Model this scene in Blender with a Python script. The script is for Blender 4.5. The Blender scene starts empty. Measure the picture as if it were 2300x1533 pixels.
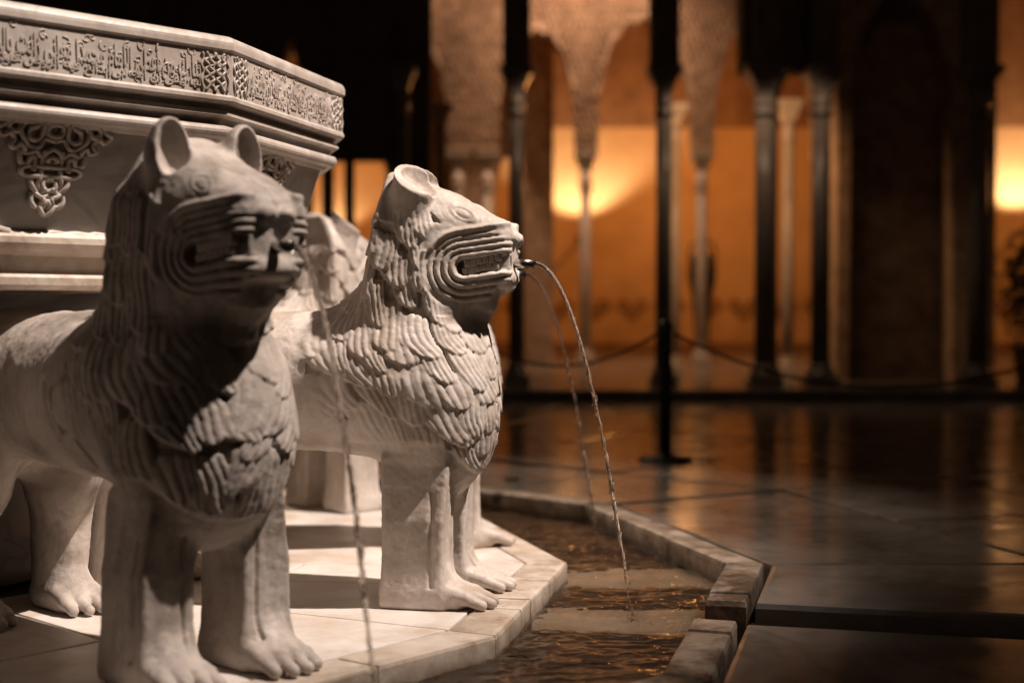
import bpy, bmesh, math, random
import numpy as np
from mathutils import Vector, Matrix

# ================================================================ camera, sky, light, exposure
sc = bpy.context.scene
COL = sc.collection
R = math.radians

cam_d = bpy.data.cameras.new('camera'); cam = bpy.data.objects.new('camera', cam_d); COL.objects.link(cam)
cam.location = (0, 0, 0.537)
cam.rotation_euler = (R(90 - 1.18), 0, 0)
cam_d.lens = 50; cam_d.sensor_width = 36
cam_d.clip_start = 0.05; cam_d.clip_end = 200
cam_d.dof.use_dof = True; cam_d.dof.focus_distance = 2.58; cam_d.dof.aperture_fstop = 2.0; cam_d.dof.aperture_blades = 0
sc.camera = cam

world = bpy.data.worlds.new('World'); sc.world = world; world.use_nodes = True
wn = world.node_tree
bg = wn.nodes['Background']
sky = wn.nodes.new('ShaderNodeTexSky'); sky.sky_type = 'NISHITA'; sky.sun_disc = False
sky.sun_elevation = R(-6); sky.sun_rotation = R(75)
tint = wn.nodes.new('ShaderNodeMix'); tint.data_type = 'RGBA'; tint.inputs[0].default_value = 0.9
tint.inputs[7].default_value = (0.030, 0.020, 0.014, 1)          # warm fill added to the night sky, lifting the shaded sides
wn.links.new(sky.outputs[0], tint.inputs[6]); wn.links.new(tint.outputs[2], bg.inputs[0])
bg.inputs[1].default_value = 0.42

def spot(name, loc, target, watts, col, size_deg, blend, radius):
    l = bpy.data.lights.new(name, 'SPOT'); l.energy = watts; l.color = col
    l.spot_size = R(size_deg); l.spot_blend = blend; l.shadow_soft_size = radius
    o = bpy.data.objects.new(name, l); COL.objects.link(o); o.location = loc
    o.rotation_euler = (Vector(loc) - Vector(target)).to_track_quat('Z', 'Y').to_euler()
    return o

CX, CY = -1.38, 3.0              # centre of the fountain
A2 = 14.5                        # bearing of the sharp lion, the rill and the court's axis
# the projector on the eaves that picks the fountain out of the dark court
KEY_AZ, KEY_EL, KEY_D = R(14), R(58), 9.0
key_t = Vector((-0.78, 3.06, 0.3))
key_p = key_t + KEY_D * Vector((math.cos(KEY_EL) * math.cos(KEY_AZ), -math.cos(KEY_EL) * math.sin(KEY_AZ), math.sin(KEY_EL)))
spot('fountain_projector', key_p, key_t, 6500, (1.0, 0.84, 0.74), 20.5, 0.9, 0.10)
# added fill spot without a fitting: skims the paving and the water from behind
spot('court_fill_spot', (-3.0, 9.3, 6.0), (0.10, 4.15, 0.0), 1500, (1.0, 0.80, 0.62), 14.5, 0.8, 0.10)

sc.view_settings.view_transform = 'Standard'; sc.view_settings.look = 'None'
sc.view_settings.exposure = 0.0; sc.view_settings.gamma = 1.0
sc.cycles.use_denoising = True
sc.cycles.max_bounces = 8; sc.cycles.diffuse_bounces = 4; sc.cycles.transmission_bounces = 8
sc.cycles.sample_clamp_indirect = 6.0
sc.cycles.caustics_reflective = True; sc.cycles.caustics_refractive = True

# ================================================================ helpers
def pol(r, deg, z=0.0):
    """point at radius r and bearing deg (0 = right, positive = towards the camera) round the fountain"""
    return Vector((CX + r * math.cos(R(deg)), CY - r * math.sin(R(deg)), z))

def link(name, me, parent=None):
    o = bpy.data.objects.new(name, me); COL.objects.link(o)
    if parent is not None: o.parent = parent
    return o

def tag(o, label=None, cat=None, group=None, kind=None):
    if label: o['label'] = label
    if cat: o['category'] = cat
    if group: o['group'] = group
    if kind: o['kind'] = kind
    return o

def empty(name, loc=(0, 0, 0), rz=0.0):
    o = bpy.data.objects.new(name, None); COL.objects.link(o); o.location = loc; o.rotation_euler = (0, 0, rz)
    o.empty_display_size = 0.1
    return o

class MB:
    """collects shapes into one bmesh"""
    def __init__(s): s.b = bmesh.new()
    def box(s, lo, hi, bev=0.0):
        r = bmesh.ops.create_cube(s.b, size=1.0)
        lo = Vector(lo); hi = Vector(hi)
        for v in r['verts']:
            v.co = Vector((lo[i] + (v.co[i] + 0.5) * (hi[i] - lo[i]) for i in range(3)))
        if bev > 0:
            ed = list({e for v in r['verts'] for e in v.link_edges})
            bmesh.ops.bevel(s.b, geom=ed, offset=bev, segments=2, affect='EDGES', profile=0.6)
        return s
    def prism(s, pts, z0, z1, bev=0.0):
        n = len(pts)
        lo = [s.b.verts.new((p[0], p[1], z0)) for p in pts]; hi = [s.b.verts.new((p[0], p[1], z1)) for p in pts]
        fs = [s.b.faces.new(hi), s.b.faces.new(lo[::-1])]
        for i in range(n): fs.append(s.b.faces.new((lo[i], lo[(i + 1) % n], hi[(i + 1) % n], hi[i])))
        bmesh.ops.recalc_face_normals(s.b, faces=fs)
        if bev > 0:
            ed = [e for e in fs[0].edges]
            bmesh.ops.bevel(s.b, geom=ed, offset=bev, segments=2, affect='EDGES', profile=0.6)
        return s
    def lathe(s, prof, cx=0, cy=0, n=24):
        rings = []
        for r, z in prof:
            rings.append([s.b.verts.new((cx + r * math.cos(2 * math.pi * i / n), cy + r * math.sin(2 * math.pi * i / n), z)) for i in range(n)])
        for a, b in zip(rings, rings[1:]):
            for i in range(n):
                try: s.b.faces.new((a[i], a[(i + 1) % n], b[(i + 1) % n], b[i]))
                except ValueError: pass
        s.b.faces.new(rings[0][::-1]); s.b.faces.new(rings[-1])
        return s
    def tube(s, pts, rad, n=8, closed=False, cap=True):
        pts = [Vector(p) for p in pts]; m = len(pts)
        if not hasattr(rad, '__len__'): rad = [rad] * m
        rings = []; up = None
        for i, p in enumerate(pts):
            if closed: t = (pts[(i + 1) % m] - pts[i - 1])
            else: t = pts[min(i + 1, m - 1)] - pts[max(i - 1, 0)]
            t = t.normalized() if t.length > 1e-9 else Vector((0, 0, 1))
            if up is None:
                up = Vector((0, 0, 1)) if abs(t.z) < 0.9 else Vector((1, 0, 0))
            a = (up - t * up.dot(t)).normalized(); b = t.cross(a); up = a
            rings.append([s.b.verts.new(p + (a * math.cos(2 * math.pi * k / n) + b * math.sin(2 * math.pi * k / n)) * rad[i]) for k in range(n)])
        rr = list(zip(rings, rings[1:])) + ([(rings[-1], rings[0])] if closed else [])
        for a, b in rr:
            for k in range(n): s.b.faces.new((a[k], a[(k + 1) % n], b[(k + 1) % n], b[k]))
        if cap and not closed:
            s.b.faces.new(rings[0][::-1]); s.b.faces.new(rings[-1])
        return s
    def mesh(s, name, mat, smooth=False):
        me = bpy.data.meshes.new(name)
        s.b.to_mesh(me); s.b.free()
        me.materials.append(mat)
        if smooth: me.polygons.foreach_set('use_smooth', [True] * len(me.polygons))
        return me
    def build(s, name, mat, parent=None, smooth=False):
        return link(name, s.mesh(name, mat, smooth), parent)

def smooth_path(pts, n=6, closed=False):
    """Catmull-Rom through pts"""
    P = [Vector(p) for p in pts]; m = len(P); out = []
    for i in range(m if closed else m - 1):
        if closed: p0, p1, p2, p3 = P[i - 1], P[i], P[(i + 1) % m], P[(i + 2) % m]
        else: p0, p1, p2, p3 = P[max(i - 1, 0)], P[i], P[i + 1], P[min(i + 2, m - 1)]
        for k in range(n):
            t = k / n
            out.append(0.5 * ((2 * p1) + (p2 - p0) * t + (2 * p0 - 5 * p1 + 4 * p2 - p3) * t * t + (3 * p1 - p0 - 3 * p2 + p3) * t**3))
    if not closed: out.append(P[-1])
    return out

# ================================================================ materials
def mat_new(name):
    m = bpy.data.materials.new(name); m.use_nodes = True
    nt = m.node_tree; p = nt.nodes['Principled BSDF']
    return m, nt, p

def stone(name, cols, scale=6.0, rough=(0.45, 0.65), bump=0.15, bscale=60.0, vein=None, stain=None, coord='Object', spec=0.4, bdist=0.004, rand=0.0, sz=1.0, wet=None):
    """marble or plaster: three colours mixed by noise, optional darker veins and stains, fine relief"""
    m, nt, p = mat_new(name); N = nt.nodes; L = nt.links
    tc = N.new('ShaderNodeTexCoord'); src = tc.outputs[coord]
    n1 = N.new('ShaderNodeTexNoise'); n1.inputs['Scale'].default_value = scale; n1.inputs['Detail'].default_value = 6; n1.inputs['Roughness'].default_value = 0.62
    L.new(src, n1.inputs['Vector'])
    cr = N.new('ShaderNodeValToRGB'); cr.color_ramp.elements[0].position = 0.3; cr.color_ramp.elements[1].position = 0.72
    cr.color_ramp.elements[0].color = (*cols[0], 1); cr.color_ramp.elements[1].color = (*cols[-1], 1)
    if len(cols) > 2:
        e = cr.color_ramp.elements.new(0.5); e.color = (*cols[1], 1)
    L.new(n1.outputs['Fac'], cr.inputs[0]); out = cr.outputs[0]
    def mixin(out, col, fac_sock, amount):
        mx = N.new('ShaderNodeMix'); mx.data_type = 'RGBA'
        mu = N.new('ShaderNodeMath'); mu.operation = 'MULTIPLY'; mu.inputs[1].default_value = amount
        L.new(fac_sock, mu.inputs[0]); L.new(mu.outputs[0], mx.inputs[0]); L.new(out, mx.inputs[6]); mx.inputs[7].default_value = (*col, 1)
        return mx.outputs[2]
    if vein:
        col, sc_, amt = vein
        nw = N.new('ShaderNodeTexNoise'); nw.inputs['Scale'].default_value = sc_ * 0.6; nw.inputs['Detail'].default_value = 5
        L.new(src, nw.inputs['Vector'])
        wv = N.new('ShaderNodeTexNoise'); wv.inputs['Scale'].default_value = sc_; wv.inputs['Detail'].default_value = 7; wv.inputs['Distortion'].default_value = 1.6
        L.new(src, wv.inputs['Vector'])
        ab = N.new('ShaderNodeMath'); ab.operation = 'SUBTRACT'; ab.inputs[1].default_value = 0.5; L.new(wv.outputs['Fac'], ab.inputs[0])
        a2 = N.new('ShaderNodeMath'); a2.operation = 'ABSOLUTE'; L.new(ab.outputs[0], a2.inputs[0])
        mr = N.new('ShaderNodeMapRange'); mr.inputs['From Min'].default_value = 0.0; mr.inputs['From Max'].default_value = 0.05
        mr.inputs['To Min'].default_value = 1.0; mr.inputs['To Max'].default_value = 0.0; L.new(a2.outputs[0], mr.inputs[0])
        ml = N.new('ShaderNodeMath'); ml.operation = 'MULTIPLY'; L.new(mr.outputs[0], ml.inputs[0]); L.new(nw.outputs['Fac'], ml.inputs[1])
        out = mixin(out, col, ml.outputs[0], amt)
    if stain:
        col, sc_, amt, lo, hi = stain
        ns = N.new('ShaderNodeTexNoise'); ns.inputs['Scale'].default_value = sc_; ns.inputs['Detail'].default_value = 8; ns.inputs['Roughness'].default_value = 0.7
        mp = N.new('ShaderNodeMapping'); mp.inputs['Location'].default_value = (3.1, 7.7, 1.3); mp.inputs['Scale'].default_value = (1, 1, sz); L.new(src, mp.inputs[0]); L.new(mp.outputs[0], ns.inputs['Vector'])
        mr = N.new('ShaderNodeMapRange'); mr.inputs['From Min'].default_value = lo; mr.inputs['From Max'].default_value = hi; L.new(ns.outputs['Fac'], mr.inputs[0])
        out = mixin(out, col, mr.outputs[0], amt)
    if wet:                                            # brown deposit left along the waterline
        col, z0, z1 = wet
        ge = N.new('ShaderNodeNewGeometry'); sx = N.new('ShaderNodeSeparateXYZ'); L.new(ge.outputs['Position'], sx.inputs[0])
        nz = N.new('ShaderNodeTexNoise'); nz.inputs['Scale'].default_value = 16; nz.inputs['Detail'].default_value = 6; L.new(src, nz.inputs['Vector'])
        ma = N.new('ShaderNodeMath'); ma.operation = 'MULTIPLY_ADD'; ma.inputs[1].default_value = 0.05; L.new(nz.outputs['Fac'], ma.inputs[0]); L.new(sx.outputs['Z'], ma.inputs[2])
        mr = N.new('ShaderNodeMapRange'); mr.inputs['From Min'].default_value = z0 + 0.025; mr.inputs['From Max'].default_value = z1 + 0.025; mr.inputs['To Min'].default_value = 1; mr.inputs['To Max'].default_value = 0
        L.new(ma.outputs[0], mr.inputs[0]); out = mixin(out, col, mr.outputs[0], 0.85)
    if rand > 0:
        oi = N.new('ShaderNodeObjectInfo'); hs = N.new('ShaderNodeHueSaturation')
        mr = N.new('ShaderNodeMapRange'); mr.inputs['To Min'].default_value = 1 - rand; mr.inputs['To Max'].default_value = 1 + rand
        L.new(oi.outputs['Random'], mr.inputs[0]); L.new(mr.outputs[0], hs.inputs['Value']); L.new(out, hs.inputs['Color']); out = hs.outputs[0]
    L.new(out, p.inputs['Base Color'])
    nr = N.new('ShaderNodeTexNoise'); nr.inputs['Scale'].default_value = scale * 3.3; nr.inputs['Detail'].default_value = 5; L.new(src, nr.inputs['Vector'])
    mr = N.new('ShaderNodeMapRange'); mr.inputs['From Min'].default_value = 0.3; mr.inputs['From Max'].default_value = 0.7
    mr.inputs['To Min'].default_value = rough[0]; mr.inputs['To Max'].default_value = rough[1]
    L.new(nr.outputs['Fac'], mr.inputs[0]); L.new(mr.outputs[0], p.inputs['Roughness'])
    p.inputs['Specular IOR Level'].default_value = spec
    if bump > 0:
        nb = N.new('ShaderNodeTexNoise'); nb.inputs['Scale'].default_value = bscale; nb.inputs['Detail'].default_value = 6; nb.inputs['Roughness'].default_value = 0.65
        L.new(src, nb.inputs['Vector'])
        bp = N.new('ShaderNodeBump'); bp.inputs['Strength'].default_value = bump; bp.inputs['Distance'].default_value = bdist
        L.new(nb.outputs['Fac'], bp.inputs['Height']); L.new(bp.outputs[0], p.inputs['Normal'])
    return m

def plain(name, col, rough=0.5, metal=0.0, spec=0.5):
    m, nt, p = mat_new(name)
    p.inputs['Base Color'].default_value = (*col, 1); p.inputs['Roughness'].default_value = rough
    p.inputs['Metallic'].default_value = metal; p.inputs['Specular IOR Level'].default_value = spec
    return m

M = {}
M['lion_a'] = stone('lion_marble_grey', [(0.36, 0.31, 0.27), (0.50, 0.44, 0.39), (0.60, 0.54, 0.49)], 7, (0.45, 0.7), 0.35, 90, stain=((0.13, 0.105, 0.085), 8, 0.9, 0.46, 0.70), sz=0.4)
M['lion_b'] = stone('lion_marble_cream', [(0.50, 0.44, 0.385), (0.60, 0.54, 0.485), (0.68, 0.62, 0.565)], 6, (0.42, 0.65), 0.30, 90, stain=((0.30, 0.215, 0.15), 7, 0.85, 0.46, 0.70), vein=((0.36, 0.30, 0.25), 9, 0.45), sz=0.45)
M['basin'] = stone('basin_marble', [(0.40, 0.345, 0.30), (0.51, 0.45, 0.40), (0.60, 0.54, 0.485)], 6, (0.30, 0.5), 0.2, 70, vein=((0.28, 0.24, 0.21), 5, 0.6), stain=((0.24, 0.18, 0.135), 8, 0.7, 0.5, 0.72), sz=0.35)
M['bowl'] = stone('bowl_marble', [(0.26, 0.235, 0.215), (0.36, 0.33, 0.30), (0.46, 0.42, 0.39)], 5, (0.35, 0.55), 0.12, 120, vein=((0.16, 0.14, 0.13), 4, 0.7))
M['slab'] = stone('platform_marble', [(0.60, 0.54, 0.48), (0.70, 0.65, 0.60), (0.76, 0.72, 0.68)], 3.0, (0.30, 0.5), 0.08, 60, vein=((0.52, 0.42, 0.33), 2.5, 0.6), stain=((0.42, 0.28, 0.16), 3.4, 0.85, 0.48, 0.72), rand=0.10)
M['kerb'] = stone('kerb_marble', [(0.46, 0.38, 0.30), (0.58, 0.50, 0.42), (0.66, 0.60, 0.53)], 8, (0.35, 0.6), 0.25, 50, vein=((0.32, 0.25, 0.19), 6, 0.7), stain=((0.20, 0.125, 0.075), 7, 0.85, 0.50, 0.72), rand=0.12)
M['kerb_wet'] = stone('wet_kerb_marble', [(0.42, 0.34, 0.26), (0.55, 0.47, 0.39), (0.64, 0.58, 0.51)], 8, (0.25, 0.55), 0.3, 50, vein=((0.32, 0.25, 0.19), 6, 0.7), stain=((0.20, 0.125, 0.075), 7, 0.85, 0.50, 0.72), rand=0.12, wet=((0.10, 0.06, 0.03), -0.045, -0.004))
M['old_kerb'] = stone('weathered_kerb_marble', [(0.22, 0.155, 0.105), (0.38, 0.30, 0.23), (0.52, 0.45, 0.37)], 9, (0.4, 0.65), 0.5, 30, vein=((0.18, 0.12, 0.08), 7, 0.8), stain=((0.06, 0.035, 0.02), 5, 0.9, 0.50, 0.62), rand=0.18, wet=((0.07, 0.04, 0.02), -0.05, -0.012))
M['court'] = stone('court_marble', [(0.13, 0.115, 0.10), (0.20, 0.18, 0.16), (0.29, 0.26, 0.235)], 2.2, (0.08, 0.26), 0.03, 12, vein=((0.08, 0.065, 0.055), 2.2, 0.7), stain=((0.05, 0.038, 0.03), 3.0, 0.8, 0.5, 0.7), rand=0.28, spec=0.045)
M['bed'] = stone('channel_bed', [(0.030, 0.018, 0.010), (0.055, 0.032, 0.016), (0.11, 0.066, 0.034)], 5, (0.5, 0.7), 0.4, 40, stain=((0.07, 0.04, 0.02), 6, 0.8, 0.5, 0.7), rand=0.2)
M['bed_lit'] = stone('lit_bed_slab', [(0.34, 0.25, 0.17), (0.46, 0.37, 0.28), (0.56, 0.47, 0.38)], 5, (0.5, 0.7), 0.2, 40, stain=((0.12, 0.07, 0.035), 6, 0.8, 0.5, 0.7))  # pool of light on the channel bed, put into the slab colour
M['joint'] = stone('joint_mortar', [(0.05, 0.042, 0.035), (0.09, 0.075, 0.06)], 20, (0.8, 0.9), 0.3, 80)
M['plaster'] = stone('ochre_plaster', [(0.48, 0.30, 0.14), (0.60, 0.39, 0.20), (0.67, 0.45, 0.25)], 1.6, (0.7, 0.9), 0.5, 9)
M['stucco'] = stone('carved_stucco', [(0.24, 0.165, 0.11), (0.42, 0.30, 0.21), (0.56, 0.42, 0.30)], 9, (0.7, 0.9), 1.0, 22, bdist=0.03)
M['dark_stucco'] = stone('dark_brown_stucco', [(0.10, 0.07, 0.05), (0.15, 0.11, 0.08), (0.20, 0.145, 0.105)], 6, (0.7, 0.9), 0.8, 20, bdist=0.03)  # a darker brown tone of the stucco
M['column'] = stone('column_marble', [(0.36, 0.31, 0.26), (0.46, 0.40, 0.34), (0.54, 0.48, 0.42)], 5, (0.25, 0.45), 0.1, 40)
M['column_shaded'] = stone('backlit_column_marble', [(0.13, 0.11, 0.095), (0.18, 0.155, 0.135), (0.23, 0.20, 0.175)], 5, (0.22, 0.4), 0.1, 40)  # the near columns' backlit shade is put into this darker marble
M['wood'] = stone('carved_wood', [(0.16, 0.085, 0.04), (0.24, 0.13, 0.065), (0.30, 0.17, 0.085)], 4, (0.5, 0.7), 0.5, 30, bdist=0.01)
M['steel'] = plain('spout_steel', (0.55, 0.52, 0.48), 0.22, 1.0)
M['iron'] = plain('black_iron', (0.012, 0.011, 0.010), 0.45, 0.0)
M['rope'] = stone('barrier_rope', [(0.015, 0.012, 0.010), (0.03, 0.024, 0.02)], 60, (0.8, 0.9), 0.4, 150)
# ---------------------------------------------------------------- carved lions
def noise3(P, scale, seed):
    """smooth value noise at points P (n,3), about -1..1"""
    rs = np.random.RandomState(seed)
    T = rs.uniform(-1, 1, (32, 32, 32)).astype(np.float32)
    Q = P / scale + 100.0
    I = np.floor(Q).astype(np.int64); F = (Q - I).astype(np.float32)
    F = F * F * (3 - 2 * F); I &= 31
    J = (I + 1) & 31
    out = 0
    for a in (0, 1):
        xa = I[:, 0] if a == 0 else J[:, 0]; wa = (1 - F[:, 0]) if a == 0 else F[:, 0]
        for b in (0, 1):
            yb = I[:, 1] if b == 0 else J[:, 1]; wb = (1 - F[:, 1]) if b == 0 else F[:, 1]
            for c in (0, 1):
                zc = I[:, 2] if c == 0 else J[:, 2]; wc = (1 - F[:, 2]) if c == 0 else F[:, 2]
                out = out + T[xa, yb, zc] * wa * wb * wc
    return out

def smin(a, b, k):
    h = np.clip(0.5 + 0.5 * (b - a) / k, 0, 1)
    return b + (a - b) * h - k * h * (1 - h)

def smax(a, b, k): return -smin(-a, -b, k)
def sstep(x, a, b):
    t = np.clip((x - a) / (b - a), 0, 1); return t * t * (3 - 2 * t)

class Field:
    """half (y > 0) of a mirror-symmetric distance field"""
    def __init__(s, lo, hi, h):
        s.h = h; s.lo = lo; s.ox = 0.0
        s.x = np.arange(lo[0], hi[0], h, dtype=np.float32)
        s.y = np.arange(0.5 * h, hi[1], h, dtype=np.float32)
        s.z = np.arange(lo[2], hi[2], h, dtype=np.float32)
        s.D = np.full((len(s.x), len(s.y), len(s.z)), 0.2, np.float32)
    def _sl(s, lo, hi, m):
        r = []
        for ax, a, b in zip((s.x, s.y, s.z), lo, hi):
            i = np.searchsorted(ax, a - m); j = np.searchsorted(ax, b + m); r.append(slice(i, j))
        return tuple(r)
    def op(s, fn, lo, hi, k, sub=False, inter=False):
        sl = s._sl((lo[0] + s.ox, lo[1], lo[2]), (hi[0] + s.ox, hi[1], hi[2]), k + 0.012)
        X = s.x[sl[0]][:, None, None] - np.float32(s.ox); Y = s.y[sl[1]][None, :, None]; Z = s.z[sl[2]][None, None, :]
        d = fn(X, Y, Z); cur = s.D[sl]
        s.D[sl] = smax(cur, -d, k) if sub else (smax(cur, d, k) if inter else smin(cur, d, k))
    def ell(s, c, r, k=0.02, sub=False, rot=0.0):
        ca, sa = math.cos(rot), math.sin(rot); R = max(r)
        def fn(X, Y, Z):
            dx, dy, dz = X - c[0], Y - c[1], Z - c[2]
            ux = dx * ca + dz * sa; uz = -dx * sa + dz * ca
            k0 = np.sqrt((ux / r[0])**2 + (dy / r[1])**2 + (uz / r[2])**2) + 1e-6
            k1 = np.sqrt((ux / r[0]**2)**2 + (dy / r[1]**2)**2 + (uz / r[2]**2)**2) + 1e-6
            return k0 * (k0 - 1) / k1
        s.op(fn, [c[i] - R for i in range(3)], [c[i] + R for i in range(3)], k, sub)
    def cone(s, a, b, ra, rb, k=0.02, sub=False, sy=1.0):
        a = np.array(a, float); b = np.array(b, float); ab = b - a; L2 = float(ab @ ab); R = max(ra, rb)
        def fn(X, Y, Z):
            t = np.clip(((X - a[0]) * ab[0] + (Y - a[1]) * ab[1] + (Z - a[2]) * ab[2]) / L2, 0, 1)
            d = np.sqrt((X - a[0] - t * ab[0])**2 + ((Y - a[1] - t * ab[1]) / sy)**2 + (Z - a[2] - t * ab[2])**2)
            return d - (ra + (rb - ra) * t)
        Ry = R * max(1, sy)
        lo = np.minimum(a, b) - [R, Ry, R]; hi = np.maximum(a, b) + [R, Ry, R]
        s.op(fn, lo, hi, k, sub)
    def box(s, c, hlf, rnd, k=0.02, sub=False):
        def fn(X, Y, Z):
            q0 = np.abs(X - c[0]) - hlf[0] + rnd; q1 = np.abs(Y - c[1]) - hlf[1] + rnd; q2 = np.abs(Z - c[2]) - hlf[2] + rnd
            o = np.sqrt(np.maximum(q0, 0)**2 + np.maximum(q1, 0)**2 + np.maximum(q2, 0)**2)
            return o + np.minimum(np.maximum(q0, np.maximum(q1, q2)), 0) - rnd
        s.op(fn, [c[i] - hlf[i] for i in range(3)], [c[i] + hlf[i] for i in range(3)], k, sub)
    def planes(s, P, kin, k, lo, hi, sub=False):
        def fn(X, Y, Z):
            d = None
            for p, n in P:
                n = np.array(n, float); n /= np.linalg.norm(n)
                e = (X - p[0]) * n[0] + (Y - p[1]) * n[1] + (Z - p[2]) * n[2]
                d = e if d is None else smax(d, e, kin)
            return d
        s.op(fn, lo, hi, k, sub)
    def mesh(s):
        D = np.concatenate([s.D[:, ::-1], s.D], axis=1)
        y0 = -s.y[-1]; o = np.array([s.x[0], y0, s.z[0]], np.float32); h = s.h
        S = D < 0
        nx, ny, nz = S.shape
        cnt = np.zeros((nx - 1, ny - 1, nz - 1), np.uint8)
        for i in (0, 1):
            for j in (0, 1):
                for k in (0, 1):
                    cnt += S[i:nx - 1 + i, j:ny - 1 + j, k:nz - 1 + k]
        act = (cnt > 0) & (cnt < 8)
        ci = np.argwhere(act)
        idx = np.full(act.shape, -1, np.int32); idx[act] = np.arange(len(ci), dtype=np.int32)
        acc = np.zeros((len(ci), 3), np.float32); num = np.zeros(len(ci), np.float32)
        C = [(i, j, k) for i in (0, 1) for j in (0, 1) for k in (0, 1)]
        val = {c: D[ci[:, 0] + c[0], ci[:, 1] + c[1], ci[:, 2] + c[2]] for c in C}
        for c in C:
            for ax in range(3):
                if c[ax]: continue
                e = list(c); e[ax] = 1; e = tuple(e)
                a, b = val[c], val[e]
                m = (a < 0) != (b < 0)
                t = np.where(m, a / np.where(m, a - b, 1), 0)
                for q in range(3):
                    acc[:, q] += np.where(m, c[q] + (t if q == ax else 0), 0)
                num += m
        V = (ci + acc / num[:, None]) * h + o
        F = []
        for ax in range(3):
            sl0 = [slice(None)] * 3; sl1 = [slice(None)] * 3
            sl0[ax] = slice(0, -1); sl1[ax] = slice(1, None)
            a = S[tuple(sl0)]; b = S[tuple(sl1)]
            E = np.argwhere(a != b); inside_first = a[E[:, 0], E[:, 1], E[:, 2]]
            u, v = [(1, 2), (2, 0), (0, 1)][ax]
            ok = (E[:, u] > 0) & (E[:, v] > 0) & (E[:, u] < S.shape[u] - 1) & (E[:, v] < S.shape[v] - 1)
            E = E[ok]; inside_first = inside_first[ok]
            def at(du, dv):
                G = E.copy(); G[:, u] += du; G[:, v] += dv
                return idx[G[:, 0], G[:, 1], G[:, 2]]
            q = np.stack([at(-1, -1), at(0, -1), at(0, 0), at(-1, 0)], 1)
            q[~inside_first] = q[~inside_first][:, ::-1]
            F.append(q)
        return V.astype(np.float64), np.concatenate(F)

def vnormals(V, F):
    n = np.cross(V[F[:, 2]] - V[F[:, 0]], V[F[:, 3]] - V[F[:, 1]])
    N = np.stack([np.bincount(F.ravel(), np.repeat(n[:, q], 4), len(V)) for q in range(3)], 1)
    return N / (np.linalg.norm(N, axis=1)[:, None] + 1e-12)

LEGX, LEGY = -0.006, 0.086                                # front legs
HX = -0.020                                            # the head's offset along the body
MOUTH_A = (0.100, 0.618); MOUTH_B = (0.185, 0.631)     # mouth slot in the lion's own x, z

def seg_d(x, z, a, b):
    dx, dz = b[0] - a[0], b[1] - a[1]
    t = np.clip(((x - a[0]) * dx + (z - a[1]) * dz) / (dx * dx + dz * dz), 0, 1)
    return np.hypot(x - a[0] - t * dx, z - a[1] - t * dz)

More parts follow.
